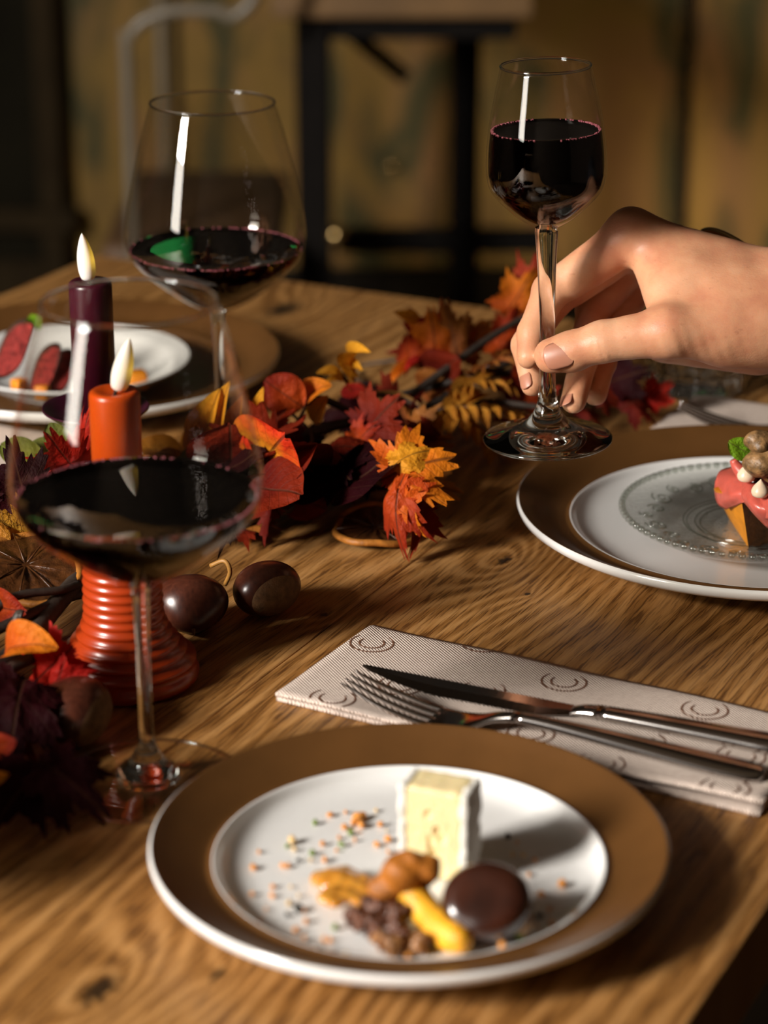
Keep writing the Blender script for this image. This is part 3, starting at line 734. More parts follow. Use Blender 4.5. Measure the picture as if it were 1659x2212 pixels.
def leaf_maple(seed=0, curl=0.35, fold=0.2):
    g = random.Random(seed); lobes = [(0, 0.62), (52, 0.58), (-52, 0.58), (108, 0.46), (-108, 0.46)]
    n = 120; c = np.array([0.38, 0.0]); rings = 7
    V = [(c[0], 0, 0)]; F = []
    rad = []
    for k in range(n):
        a = -180 + 360 * k / n; r = 0.26
        for la, lr in lobes:
            d = abs((a - la + 180) % 360 - 180)
            r = max(r, lr * max(0, 1 - (d / 46.0)) ** 0.62 + 0.08 * max(0, 1 - d / 60))
        r *= 1 + 0.16 * (((k * 7919) % 13) / 13 - 0.5) + 0.09 * math.sin(k * 1.57)
        rad.append(max(r, 0.12))
    for q in range(1, rings + 1):
        for k in range(n):
            a = R(-180 + 360 * k / n); r = rad[k] * q / rings
            x, y = c[0] + r * math.cos(a), r * math.sin(a) * 0.98
            z = -curl * (x - 0.4) ** 2 - fold * y * y + 0.05 * math.sin(6 * x + 2) * math.sin(8 * y) + 0.03 * math.cos(a * 5) * q / rings
            V.append((x, y, z))
    for k in range(n):
        j = (k + 1) % n; F.append((0, 1 + k, 1 + j))
        for q in range(rings - 1):
            F.append((1 + q * n + k, 1 + (q + 1) * n + k, 1 + (q + 1) * n + j, 1 + q * n + j))
    return np.array(V), F
LMESH = {}
def leafmesh(kind, mat):
    key = (kind, mat)
    if key in LMESH: return LMESH[key]
    V, F = dict(round=leaf_round, roundflat=lambda: leaf_round(0.1, 0.05), roundcurl=lambda: leaf_round(0.9, 0.45), lance=leaf_lance, maple=lambda: leaf_maple(1), maple2=lambda: leaf_maple(4, 0.9, 0.7), maple3=lambda: leaf_maple(7, -0.5, 0.9))[kind]()
    me = bpy.data.meshes.new('leaf'); me.from_pydata(np.asarray(V).tolist(), [], [list(f) for f in F]); me.update()
    me.polygons.foreach_set('use_smooth', [True] * len(me.polygons)); me.materials.append(LM[mat])
    LMESH[key] = me; return me
def leaf(parent, kind, mat, base, tip, wid, nrm='cam', name='leaf', label=None):
    """base, tip world points; wid = width / length; nrm = direction the face looks to"""
    base = Vector(base); tip = Vector(tip); x = tip - base; L = x.length; x.normalize()
    N = {'cam': Vector((0, -0.93, 0.36)), 'up': Vector((0, -0.2, 1)), 'left': Vector((-1, -0.4, 0.3)), 'lc': Vector((-0.6, -0.8, 0.3)), 'rc': Vector((0.6, -0.8, 0.3)), 'uc': Vector((-0.1, -0.6, 0.8)), 'ul': Vector((-0.6, -0.2, 0.8)), 'ur': Vector((0.6, -0.3, 0.7))}[nrm]
    y = N.cross(x); y.normalize(); z = x.cross(y)
    o = bpy.data.objects.new(name, leafmesh(kind, mat)); COL.objects.link(o); o.parent = parent
    M = Matrix(((x.x * L, y.x * L * wid, z.x * L, 0), (x.y * L, y.y * L * wid, z.y * L, 0), (x.z * L, y.z * L * wid, z.z * L, 0), (0, 0, 0, 1)))
    o.matrix_local = Matrix.Translation(base - Vector(parent['_o'])) @ M
    A3 = np.array(M)[:3, :3]; co = np.empty(len(o.data.vertices) * 3); o.data.vertices.foreach_get('co', co)
    low = (co.reshape(-1, 3) @ A3.T)[:, 2].min() + base.z
    if low < 0.0012: o.matrix_local = Matrix.Translation(base + Vector((0, 0, 0.0012 - low)) - Vector(parent['_o'])) @ M
    if label: o['label'] = label
    return o
TWIG = plain('dark_twig_bark', (0.028, 0.018, 0.012), 0.6, 0.4, 80, 0.5, 300)
WIRE = plain('brown_leaf_stalk', (0.05, 0.025, 0.015), 0.5, 0.2, 80)
def twig(parent, pts, r0, r1, mat=None, name='twig'):
    P = spline([np.array(p) for p in pts], 8)
    return mk(name, *tube(P, np.linspace(r0, r1, len(P)), 8), mat or TWIG, parent=parent)

# ---- middle sprig: between the glass and the big plate
g1 = empty('autumn_garland', at(740, 1090, 0.0), 'middle sprig of orange, red and yellow artificial autumn leaves behind the chestnuts', 'garland', 'sprigs of the autumn garland')
L1 = lambda kind, mat, b, t_, w, n='cam': leaf(g1, kind, mat, at(*b), at(*t_), w, n)
L1('round', 'redora', (655, 880, .058), (572, 822, .075), 0.92, 'cam')
L1('roundcurl', 'orange', (648, 868, .058), (705, 826, .072), 0.75, 'uc')
L1('round', 'dark', (500, 1022, .030), (497, 925, .070), 1.0, 'cam')
L1('round', 'yelred', (560, 1030, .028), (520, 950, .062), 0.75, 'lc')
L1('roundflat', 'yelred', (556, 1010, .040), (612, 944, .075), 0.92, 'cam')
L1('roundflat', 'yelred', (556, 1008, .040), (626, 1010, .042), 0.70, 'cam')
L1('round', 'redora', (560, 1040, .020), (640, 1028, .030), 0.4, 'up')
L1('roundflat', 'dark', (600, 1050, .026), (705, 1100, .012), 0.85, 'cam')
L1('round', 'dark', (470, 1080, .022), (560, 1085, .022), 0.7, 'cam')
L1('maple', 'orange', (800, 1040, .046), (970, 980, .060), 1.2, 'uc')
L1('maple2', 'yellow', (830, 1015, .052), (925, 958, .066), 0.9, 'uc')
L1('maple2', 'redora', (868, 1035, .048), (842, 1222, .004), 0.60, 'lc')
L1('maple', 'orange', (872, 1030, .052), (862, 1180, .012), 0.62, 'lc')
L1('maple3', 'dark', (900, 1040, .046), (905, 1190, .006), 0.62, 'lc')
L1('maple', 'dark', (770, 960, .040), (850, 860, .070), 1.2, 'uc')
L1('maple2', 'dark', (810, 965, .034), (905, 900, .050), 1.1, 'up')
L1('maple', 'redora', (745, 985, .030), (800, 920, .055), 0.7, 'lc')
L1('roundcurl', 'dark', (700, 1030, .022), (800, 1050, .016), 0.5, 'up')
L1('maple', 'dark', (950, 960, .03), (880, 900, .045), 1.0, 'up')
for b, t_, w, m in [((445, 985, .03), (430, 868, .075), .30, 'yellow'), ((440, 990, .03), (400, 905, .055), .42, 'yellow'), ((420, 985, .03), (392, 935, .045), .5, 'yellow'), ((475, 975, .035), (455, 852, .08), .26, 'yellow'), ((520, 955, .04), (495, 878, .07), .28, 'yellow'), ((520, 960, .04), (492, 915, .055), .4, 'yellow'), ((568, 940, .045), (545, 856, .075), .26, 'yellow'), ((572, 945, .042), (548, 905, .055), .45, 'yellow'), ((585, 955, .035), (620, 940, .038), .5, 'yellow'), ((450, 1000, .026), (485, 955, .04), .4, 'yellow'), ((678, 915, .04), (690, 862, .06), .45, 'yellow'), ((455, 1010, .024), (425, 975, .035), .5, 'yellow')]:
    L1('lance', m, b, t_, w * 1.5, 'lc')
for b, t_, w in [((745, 815, .062), (688, 800, .068), .45), ((750, 800, .065), (775, 745, .09), .34), ((742, 820, .06), (700, 825, .06), .3), ((735, 808, .062), (772, 862, .046), .22), ((755, 812, .06), (770, 785, .075), .35)]:
    L1('roundcurl', 'yellow', b, t_, w, 'uc')
L1('round', 'red', (735, 850, .05), (785, 838, .055), .6, 'cam')
L1('round', 'red', (620, 985, .04), (640, 955, .05), .6, 'cam')
L1('lance', 'green', (455, 990, .032), (385, 985, .036), .9, 'uc')
L1('maple2', 'gold', (430, 1000, .03), (300, 965, .04), 0.5, 'uc')
L1('lance', 'gold', (400, 985, .03), (290, 950, .045), 0.5, 'uc')
twig(g1, [at(560, 945, .042), at(620, 893, .052), at(690, 862, .055), at(780, 905, .04), at(900, 985, .02)], .0028, .0022)
twig(g1, [at(330, 1090, .016), at(470, 1020, .026), at(600, 955, .038), at(700, 925, .04), at(790, 905, .036)], .0042, .0034)
twig(g1, [at(420, 1160, .008), at(540, 1120, .012), at(660, 1085, .014), at(860, 1010, .020)], .0040, .0030)
twig(g1, [at(628, 892, .05), at(668, 930, .045), at(672, 965, .042), at(645, 1005, .035)], .0010, .0008, WIRE, 'stalk')
twig(g1, [at(645, 1005, .035), at(700, 990, .034), at(760, 1000, .030), at(850, 1055, .032)], .0012, .0009, WIRE, 'stalk')
twig(g1, [at(640, 1012, .034), at(690, 1008, .032), at(740, 985, .034), at(830, 1000, .045), at(850, 1050, .04), at(846, 1110, .03)], .0012, .0008, WIRE, 'stalk')
twig(g1, [at(730, 800, .066), at(745, 816, .06), at(770, 860, .045)], .0012, .0010, WIRE, 'stalk')
twig(g1, [at(640, 915, .05), at(655, 890, .056), at(660, 870, .058)], .0012, .0010, WIRE, 'stalk')

# ---- far sprig: behind and around the hand
g2 = empty('autumn_garland', at(1000, 930, 0.0), 'far sprig of dark orange and golden artificial leaves behind the held glass', 'garland', 'sprigs of the autumn garland')
L2 = lambda kind, mat, b, t_, w, n='cam': leaf(g2, kind, mat, at(*b), at(*t_), w, n)
L2('maple', 'redora', (990, 800, .035), (880, 680, .070), 1.0, 'cam')
L2('maple', 'orange', (945, 780, .045), (930, 670, .078), 0.9, 'cam')
L2('maple2', 'redora', (900, 800, .040), (860, 720, .06), 0.9, 'lc')
L2('maple', 'brown', (965, 770, .040), (1060, 690, .060), 1.0, 'uc')
L2('maple3', 'brown', (1000, 800, .04), (960, 660, .080), 0.7, 'cam')
L2('roundcurl', 'orange', (925, 770, .045), (832, 828, .03), 0.22, 'uc')
L2('roundcurl', 'red', (920, 768, .05), (870, 800, .04), 0.3, 'uc')
L2('round', 'dark', (915, 825, .03), (985, 775, .055), 0.75, 'cam')
L2('round', 'brown', (905, 850, .02), (960, 815, .04), 0.7, 'cam')
L2('round', 'redora', (960, 845, .03), (1000, 800, .045), 0.6, 'cam')
L2('lance', 'yellow', (905, 690, .07), (862, 675, .078), 0.5, 'cam')
L2('maple', 'orange', (1080, 700, .06), (1150, 590, .095), 0.75, 'cam')
L2('maple2', 'redora', (1120, 690, .06), (1165, 560, .105), 0.6, 'cam')
L2('maple', 'redora', (1060, 790, .04), (1120, 660, .075), 0.5, 'cam')
L2('round', 'red', (1070, 750, .045), (1125, 700, .055), 0.5, 'cam')
L2('maple', 'redora', (1100, 880, .02), (1180, 790, .05), 0.9, 'cam')
L2('maple2', 'dark', (1060, 850, .03), (1150, 780, .05), 0.9, 'up')
L2('maple', 'dark', (1280, 840, .03), (1340, 870, .02), 1.2, 'uc')
L2('maple', 'red', (1380, 880, .012), (1445, 830, .03), 0.9, 'cam')
L2('maple2', 'dark', (1330, 890, .015), (1410, 860, .02), 1.2, 'uc')
L2('maple', 'plum', (1300, 830, .03), (1390, 800, .045), 1.0, 'cam')
L2('maple', 'dark', (1120, 930, .02), (1200, 890, .02), 1.2, 'up')
L2('maple2', 'dark', (1230, 890, .02), (1300, 880, .02), 1.2, 'up')
# golden fern fronds: leaflets along a curved stalk
def frond(par, pts, n, ll, mat, z0=0.02, z1=0.02, name='fern_frond'):
    P = spline([at(*p) for p in pts], 12)
    st = mk(name, *tube(P, np.linspace(.0012, .0005, len(P)), 6), WIRE, parent=par)
    for k in range(n):
        i = int((k + 1) / (n + 1) * (len(P) - 2)); d = P[i + 1] - P[i]; d /= np.linalg.norm(d)
        for sg in (-1, 1):
            side = np.cross(d, [0, 0, 1]) * sg; l = ll * (1 - 0.55 * k / n)
            tipp = P[i] + side * l * 0.8 + d * l * 0.55 + np.array([0, 0, rng.uniform(-.2, .5) * l])
            tipp[2] = max(tipp[2], 0.002)
            o = leaf(st, 'lance', mat, P[i], tipp, 0.42, 'up', 'leaflet')
frond(g2, [(930, 878, .028), (990, 905, .026), (1060, 955, .014), (1085, 1000, .004)], 9, .026, 'gold')
frond(g2, [(935, 885, .03), (1020, 880, .034), (1110, 900, .03), (1180, 925, .02)], 9, .024, 'gold')
frond(g2, [(960, 850, .035), (1040, 830, .045), (1120, 840, .04)], 8, .022, 'gold')
frond(g2, [(1000, 820, .04), (1080, 780, .055), (1150, 770, .05)], 7, .020, 'brown')
twig(g2, [at(820, 905, .02), at(960, 800, .045), at(1050, 735, .06), at(1140, 680, .072)], .0030, .0022)
twig(g2, [at(850, 920, .016), at(980, 850, .034), at(1080, 790, .046), at(1180, 740, .056)], .0036, .0030)
twig(g2, [at(780, 880, .02), at(900, 845, .03), at(1020, 815, .04), at(1150, 800, .04)], .0030, .0026)
twig(g2, [at(930, 880, .026), at(1060, 868, .03), at(1200, 880, .026), at(1330, 860, .02)], .0022, .0018)
twig(g2, [at(840, 870, .016), at(760, 800, .004), at(870, 775, .012)], .0015, .0012)

# ---- near sprig: left front, around the orange holder
g3 = empty('autumn_garland', at(60, 1480, 0.0), 'near left sprig of red, plum and golden artificial leaves around the orange holder', 'garland', 'sprigs of the autumn garland')
L3 = lambda kind, mat, b, t_, w, n='cam': leaf(g3, kind, mat, at(*b), at(*t_), w, n)
L3('round', 'green', (150, 985, .05), (60, 960, .055), 0.6, 'uc')
L3('round', 'green', (150, 990, .055), (105, 915, .075), 0.7, 'cam')
L3('round', 'green', (95, 1010, .05), (0, 955, .06), 0.6, 'uc')
L3('maple', 'red', (175, 1030, .05), (110, 950, .08), 0.9, 'cam')
L3('maple2', 'red', (200, 1000, .055), (165, 915, .085), 0.6, 'lc')
L3('maple', 'red', (150, 1060, .045), (80, 1000, .06), 0.8, 'cam')
L3('maple', 'plum', (70, 1130, .04), (20, 960, .085), 0.75, 'cam')
L3('maple2', 'plum', (20, 1130, .04), (-50, 1000, .07), 0.9, 'cam')
L3('maple', 'dark', (60, 1100, .03), (5, 1060, .05), 1.0, 'cam')
L3('maple', 'skel', (110, 1200, .03), (-20, 1110, .06), 0.8, 'cam')
L3('maple', 'skel', (75, 1260, .035), (40, 1400, .006), 0.75, 'cam')
L3('maple2', 'gold', (60, 1180, .04), (-40, 1160, .05), 0.7, 'cam')
L3('roundcurl', 'redora', (-12, 1310, .035), (38, 1320, .04), 0.9, 'cam')
L3('roundcurl', 'orange', (-8, 1400, .04), (105, 1385, .05), 0.62, 'uc')
L3('maple2', 'red', (170, 1385, .046), (55, 1490, .02), 0.85, 'cam')
L3('maple3', 'red', (150, 1400, .045), (100, 1540, .01), 0.6, 'lc')
L3('maple', 'plum', (70, 1450, .035), (-30, 1560, .015), 1.0, 'cam')
L3('maple2', 'plum', (60, 1500, .03), (20, 1690, .004), 0.9, 'cam')
L3('maple', 'dark', (10, 1480, .03), (-40, 1640, .012), 1.0, 'cam')
L3('maple', 'plum', (110, 1660, .02), (-10, 1800, .004), 1.0, 'uc')
L3('maple2', 'plum', (60, 1680, .02), (215, 1790, .006), 0.8, 'uc')
L3('maple', 'plum', (0, 1620, .02), (-60, 1740, .008), 1.1, 'uc')
L3('lance', 'yellow', (-40, 1690, .03), (22, 1672, .032), 0.5, 'cam')
L3('round', 'redora', (-30, 1620, .02), (30, 1600, .03), 0.6, 'cam')
twig(g3, [at(-60, 1470, .022), at(50, 1400, .026), at(110, 1320, .030), at(180, 1240, .034)], .0058, .0050)
twig(g3, [at(-40, 1375, .03), at(60, 1330, .034), at(150, 1290, .03), at(240, 1270, .024)], .0030, .0028)
twig(g3, [at(-50, 1350, .03), at(30, 1290, .04), at(130, 1275, .038), at(170, 1262, .036)], .0026, .0022)
twig(g3, [at(-60, 1540, .02), at(10, 1455, .03), at(70, 1420, .034)], .0035, .003)
twig(g3, [at(28, 1360, .038), at(40, 1330, .044), at(48, 1330, .044)], .0022, .0030)

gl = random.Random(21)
for k in range(40):  # leaves added mostly out of view at left, to shade the near glass
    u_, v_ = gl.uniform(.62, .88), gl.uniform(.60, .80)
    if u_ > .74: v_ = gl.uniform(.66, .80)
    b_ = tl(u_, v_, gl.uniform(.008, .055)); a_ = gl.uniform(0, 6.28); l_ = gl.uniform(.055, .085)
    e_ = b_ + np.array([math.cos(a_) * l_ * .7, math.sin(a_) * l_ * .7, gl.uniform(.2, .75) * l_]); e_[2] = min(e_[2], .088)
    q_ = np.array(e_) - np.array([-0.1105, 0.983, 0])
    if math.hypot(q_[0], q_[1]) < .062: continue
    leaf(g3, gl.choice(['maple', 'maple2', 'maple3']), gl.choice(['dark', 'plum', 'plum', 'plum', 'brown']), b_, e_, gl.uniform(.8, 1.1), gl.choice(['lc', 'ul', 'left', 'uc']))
twig(g3, [tl(.40, .70, .02), tl(.55, .68, .028), tl(.70, .70, .022), tl(.86, .67, .02)], .005, .0045)  # twig added among those shading leaves
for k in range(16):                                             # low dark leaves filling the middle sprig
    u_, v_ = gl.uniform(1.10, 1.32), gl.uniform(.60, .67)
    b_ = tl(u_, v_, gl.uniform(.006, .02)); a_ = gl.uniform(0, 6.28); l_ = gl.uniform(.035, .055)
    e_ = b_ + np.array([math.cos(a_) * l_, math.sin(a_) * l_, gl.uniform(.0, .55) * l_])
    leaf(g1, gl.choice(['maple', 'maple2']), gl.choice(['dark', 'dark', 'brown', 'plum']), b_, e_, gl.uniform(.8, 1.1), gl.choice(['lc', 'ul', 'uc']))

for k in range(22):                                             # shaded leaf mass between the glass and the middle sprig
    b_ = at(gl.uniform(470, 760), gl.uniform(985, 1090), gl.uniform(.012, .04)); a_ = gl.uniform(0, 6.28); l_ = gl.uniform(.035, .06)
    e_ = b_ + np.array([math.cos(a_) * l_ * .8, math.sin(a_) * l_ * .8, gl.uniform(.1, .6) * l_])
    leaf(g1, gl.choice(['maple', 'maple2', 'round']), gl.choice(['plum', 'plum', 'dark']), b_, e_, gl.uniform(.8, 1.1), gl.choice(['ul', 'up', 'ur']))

# ---- dried orange slices (ring of peel with pulp membranes)
PEEL = plain('dried_orange_peel', (0.36, 0.13, 0.016), 0.55, 0.35, 160, 0.6, 400)
PULP = plain('dried_orange_pulp', (0.055, 0.018, 0.004), 0.35, 0.5, 200, 0.6, 500)
def slice_(c, r, nrm, label, th=0.0035, seed=0):
    g = random.Random(seed); c = np.array(c); n = np.array(nrm, float); n /= np.linalg.norm(n)
    a = np.cross(n, [0, 1, 0]); a /= np.linalg.norm(a); b = np.cross(n, a)
    e = empty('dried_orange_slice', c, label, 'dried fruit', 'dried orange slices')
    K = 72; ring = []
    for k in range(K):
        t_ = 2 * math.pi * k / K; rr = r * (1 + 0.05 * math.sin(3 * t_ + seed) + 0.02 * math.sin(7 * t_))
        ring.append(c + a * rr * math.cos(t_) + b * rr * math.sin(t_) + n * (0.0025 * math.sin(2 * t_ + seed)))
    ring.append(ring[0]); ring.append(ring[1])
    mk('peel', *tube(ring, th * 0.62, 8, False), PEEL, parent=e)
    V = [c + n * 0.0002]; F = []
    for q in range(1, 5):
        for k in range(K):
            V.append(c + (np.array(ring[k]) - c) * q / 4.0 * 0.99 + n * (0.0008 * math.sin(k * 1.1) * (q % 2)))
    for k in range(K):
        j = (k + 1) % K; F.append((0, 1 + k, 1 + j))
        for q in range(3): F.append((1 + q * K + k, 1 + (q + 1) * K + k, 1 + (q + 1) * K + j, 1 + q * K + j))
    V = np.array(V); m = len(V); V2 = np.vstack([V + n * 0.0005, V - n * 0.0005]); F2 = F + [tuple(i + m for i in reversed(f)) for f in F]
    mk('pulp', V2, F2, PULP, parent=e)
    for k in range(9):
        t_ = 2 * math.pi * (k + 0.3) / 9; d = a * math.cos(t_) + b * math.sin(t_)
        mk('membrane', *tube([c + d * r * 0.08 + n * 0.0008, c + d * r * 0.5 + n * 0.0016, c + d * r * 0.96 + n * 0.0006], 0.0005, 6), PULP, parent=e)
slice_(at(55, 1222, .040), 0.030, (0.12, -0.25, 1), 'upper dried orange slice with shrivelled rim beside the orange holder', seed=1)
slice_(at(60, 1262, .030), 0.030, (0.05, -0.12, 1), 'lower dried orange slice resting on dark twigs by the orange holder', seed=3)
slice_(at(810, 1140, .006), 0.024, (0.05, -0.12, 1), 'dark dried orange slice on the oak table beside the hanging orange leaf', seed=5)
# ---- dry seed pod
def m_pod():
    return plain('dry_seed_pod', (0.06, 0.025, 0.008), 0.5, 0.5, 120, 0.5, 300)
PODM = m_pod(); PODR = plain('pod_rim', (0.36, 0.17, 0.035), 0.5, 0.2, 100)
p0, p1 = at(795, 850, .045), at(932, 905, .030); d = p1 - p0; L = np.linalg.norm(d); d /= L
sd = np.cross(d, [0, 0, 1]); sd /= np.linalg.norm(sd); up = np.cross(sd, d)
pod = empty('seed_pod', (p0 + p1) / 2, 'open dark brown seed pod with golden rim among the leaves', 'seed pod')
P = np.zeros((17, 9, 3)); rimA = []; rimB = []
for i in range(17):
    s = i / 16; w = 0.011 * math.sin(math.pi * s) ** 0.7
    for j in range(9):
        a = math.pi * j / 8
        P[i, j] = p0 + d * L * s + sd * w * math.cos(a) - up * w * 0.75 * math.sin(a) + up * 0.004 * math.sin(math.pi * s)
    rimA.append(P[i, 0]); rimB.append(P[i, 8])
V, F = gridmesh(P); mk('shell', V, F, PODM, parent=pod)
mk('rim', *tube(rimA, 0.0010, 6), PODR, parent=pod); mk('rim', *tube(rimB, 0.0010, 6), PODR, parent=pod)

# ---- chestnuts
def m_chest():
    t = NT('chestnut_shell'); v = t.coord(scale=(1, 1, 0.25))
    n = t.noise(v, 500, 3); m = t.noise(t.coord(), 60, 3)
    c = t.ramp(t.math('ADD', t.math('MULTIPLY', n, 0.5), t.math('MULTIPLY', m, 0.5)), [(0.3, (0.028, 0.007, 0.004)), (0.6, (0.075, 0.020, 0.010)), (0.8, (0.13, 0.045, 0.022))])
    return t.done(t.bsdf(Base_Color=c, Roughness=0.28, Normal=t.bump(n, 0.08, 0.0005)))
CHEST = m_chest(); HIL = plain('chestnut_base_scar', (0.17, 0.085, 0.032), 0.75, 0.35, 250, 0.5, 500)
def chestnut(c, r, ax, label, sx=1.0):
    """c centre on table, ax: direction from scar to tip"""
    ax = np.array(ax, float); ax /= np.linalg.norm(ax); s1 = np.cross(ax, [0, 0, 1]); s1 /= np.linalg.norm(s1); s2 = np.cross(s1, ax)
    n, m = 40, 24
    def pos(th, ph):
        z = math.cos(th); q = math.sin(th)
        k = 1 + 0.16 * max(0, z) ** 6; qq = q * (1 - 0.10 * max(0, z) ** 2) * (1.0 if z > -0.5 else 1.0)
        zz = z * k if z > 0 else z * 0.80
        x, y = qq * math.cos(ph), qq * math.sin(ph) * 0.82
        return zz, x, y
    def wp(zz, x, y): return c + r * (ax * zz * 0.95 + s1 * x * 1.08 * sx + s2 * y)
    th_s = R(128); c = np.array(c, float)
    V = []; F = []
    for part, (a0, a1) in (('shell', (0.0, th_s)), ('scar', (th_s, math.pi))):
        V = np.array([[wp(*pos(a0 + (a1 - a0) * i / m, 2 * math.pi * j / n)) for j in range(n + 1)] for i in range(m + 1)])
        if part == 'shell': VS = V
        else: VC = V
    lo = min(VS[..., 2].min(), VC[..., 2].min()); VS[..., 2] -= lo - 0.0003; VC[..., 2] -= lo - 0.0003
    e = empty('chestnut', (c[0], c[1], 0.0), label, 'chestnut', 'whole chestnuts on the table')
    for nm, P, mt in (('shell', VS, CHEST), ('base_scar', VC, HIL)):
        V, F = gridmesh(P); o = mk(nm, V, F, mt, parent=e)
        bm = bmesh.new(); bm.from_mesh(o.data); bmesh.ops.remove_doubles(bm, verts=bm.verts, dist=1e-6); bmesh.ops.recalc_face_normals(bm, faces=bm.faces); bm.to_mesh(o.data); bm.free()
    tp = VS[0, 0]
    mk('tip', *tube([tp - ax * 0.001, tp + ax * 0.0035], [0.0014, 0.0004], 6), HIL, parent=e)
cc = at(578, 1285, 0.012); chestnut(cc, 0.0185, (-0.55, 0.75, 0.12), 'brown chestnut with pale base scar facing the camera')
cc = at(412, 1315, 0.012); chestnut(cc, 0.0190, (0.15, -1, -0.42), 'dark chestnut with its pointed tip toward the camera, behind the glass stem')
cc = at(168, 1560, 0.012); chestnut(cc, 0.0205, (-0.9, 0.3, 0.2), 'shaded dark chestnut in front of the orange holder')
# split nut shell curl just above the pair of chestnuts
cc = at(470, 1225, .018)
mk('dry_husk', *tube(spline([at(455, 1222, .026), at(485, 1212, .030), at(497, 1235, .024), at(487, 1262, .014)], 6), 0.0013, 8), PODR, label='curled dry stalk leaning on the pair of chestnuts', cat='stalk')
# ================================================================== cheese course on the near plate
PZ = 0.0057
def blob(name, fun, lo, hi, h, mat, **kw):
    V, F = surfnet(fun, lo, hi, h); return mk(name, V, F, mat, **kw)
def rotated(c, ang):
    ca, sa = math.cos(ang), math.sin(ang)
    return lambda X, Y, Z: ((X - c[0]) * ca + (Y - c[1]) * sa, -(X - c[0]) * sa + (Y - c[1]) * ca, Z - c[2])
def boxsd(x, y, z, hx, hy, hz, r):
    qx, qy, qz = np.abs(x) - hx + r, np.abs(y) - hy + r, np.abs(z) - hz + r
    return np.sqrt(np.maximum(qx, 0) ** 2 + np.maximum(qy, 0) ** 2 + np.maximum(qz, 0) ** 2) + np.minimum(np.maximum(qx, np.maximum(qy, qz)), 0) - r
CHP = plain('cheese_paste', (0.86, 0.70, 0.38), 0.42, 0.06, 90, 0.12, 300, Subsurface_Weight=0.3, Subsurface_Radius=(0.006, 0.004, 0.002), Subsurface_Scale=0.6)
CHR = plain('white_cheese_rind', (0.80, 0.77, 0.70), 0.85, 0.06, 150, 0.6, 500)
cb = at(950, 1882, PZ); ca_ = R(-20); HC = 0.0445
ch = empty('cheese_wedge', (cb[0], cb[1], PZ), 'upright pale yellow slice of soft cheese with white rind', 'cheese')
Tc = rotated((cb[0], cb[1], PZ), ca_)
pits = [(nr.uniform(-.004, .005), nr.uniform(0.008, 0.036), nr.uniform(.0008, .0016)) for _ in range(9)]
def paste(X, Y, Z):
    x, y, z = Tc(X, Y, Z); y = y + 0.10 * (z - HC / 2)
    d = boxsd(x - 0.0012 * (z / HC - 0.5), y, z - HC / 2, 0.0128, 0.0095, HC / 2, 0.0015) + 0.0002 * wob(X, Y, Z, 700, 1)
    for px_, pz_, pr_ in pits:
        d = np.maximum(d, -(np.sqrt((x - px_) ** 2 + ((z - pz_) / 1.6) ** 2 + ((y + 0.0095) / 1.4) ** 2) - pr_ * 1.3))
    return d
lo = cb + np.array([-.022, -.022, -.001]); hi = cb + np.array([.022, .022, HC + .002])
lo[2] = PZ - .001
blob('paste', paste, lo, hi, 0.0007, CHP, parent=ch)
for sg in (-1, 1):
    def rind(X, Y, Z, sg=sg):
        x, y, z = Tc(X, Y, Z); y = y + 0.10 * (z - HC / 2)
        return boxsd(x - sg * 0.0137 - 0.0012 * (z / HC - 0.5), y + 0.0003, z - HC / 2, 0.0018, 0.0098, HC / 2 + 0.0003, 0.001) + 0.0006 * wob(X, Y, Z, 650, 3 + sg)
    blob('rind', rind, lo, hi, 0.0008, CHR, parent=ch)
# jam
t = NT('amber_jam'); JAM = t.done(t.bsdf(Base_Color=t.ramp(t.noise(t.coord(), 120, 3), [(0.3, (0.46, 0.18, 0.018)), (0.7, (0.64, 0.31, 0.045))]), Roughness=0.08, Subsurface_Weight=0.5, Subsurface_Scale=0.004, Coat_Weight=1.0, Coat_Roughness=0.03, Normal=t.bump(t.noise(t.coord(), 260, 3), 0.5, 0.002)))
jg = random.Random(3); jb = [(at(700, 1898, PZ + .002), .0062), (at(722, 1903, PZ + .004), .0085), (at(748, 1912, PZ + .004), .0085), (at(770, 1925, PZ + .004), .0080), (at(790, 1945, PZ + .003), .0070), (at(738, 1890, PZ + .004), .0065), (at(765, 1900, PZ + .003), .0060), (at(800, 1960, PZ + .003), .005)]
jb += [(at(jg.uniform(700, 800), jg.uniform(1892, 1950), PZ + .007), jg.uniform(.0025, .004)) for _ in range(14)]
def jam(X, Y, Z):
    d = None
    for c, r in jb:
        q = np.sqrt((X - c[0]) ** 2 + (Y - c[1]) ** 2 + ((Z - c[2]) * 1.9) ** 2) - r
        d = q if d is None else smin(d, q, 0.0025)
    d = d + 0.0005 * wob(X, Y, Z, 700, 8)
    return np.maximum(d, PZ - 0.0002 - Z)
J = np.array([c for c, r in jb]); blob('jam', jam, np.r_[J.min(0)[:2] - .012, PZ - .001], np.r_[J.max(0)[:2] + .012, PZ + .02], 0.0008, JAM, label='spoonful of glossy amber fruit jam beside the mushroom', cat='jam')
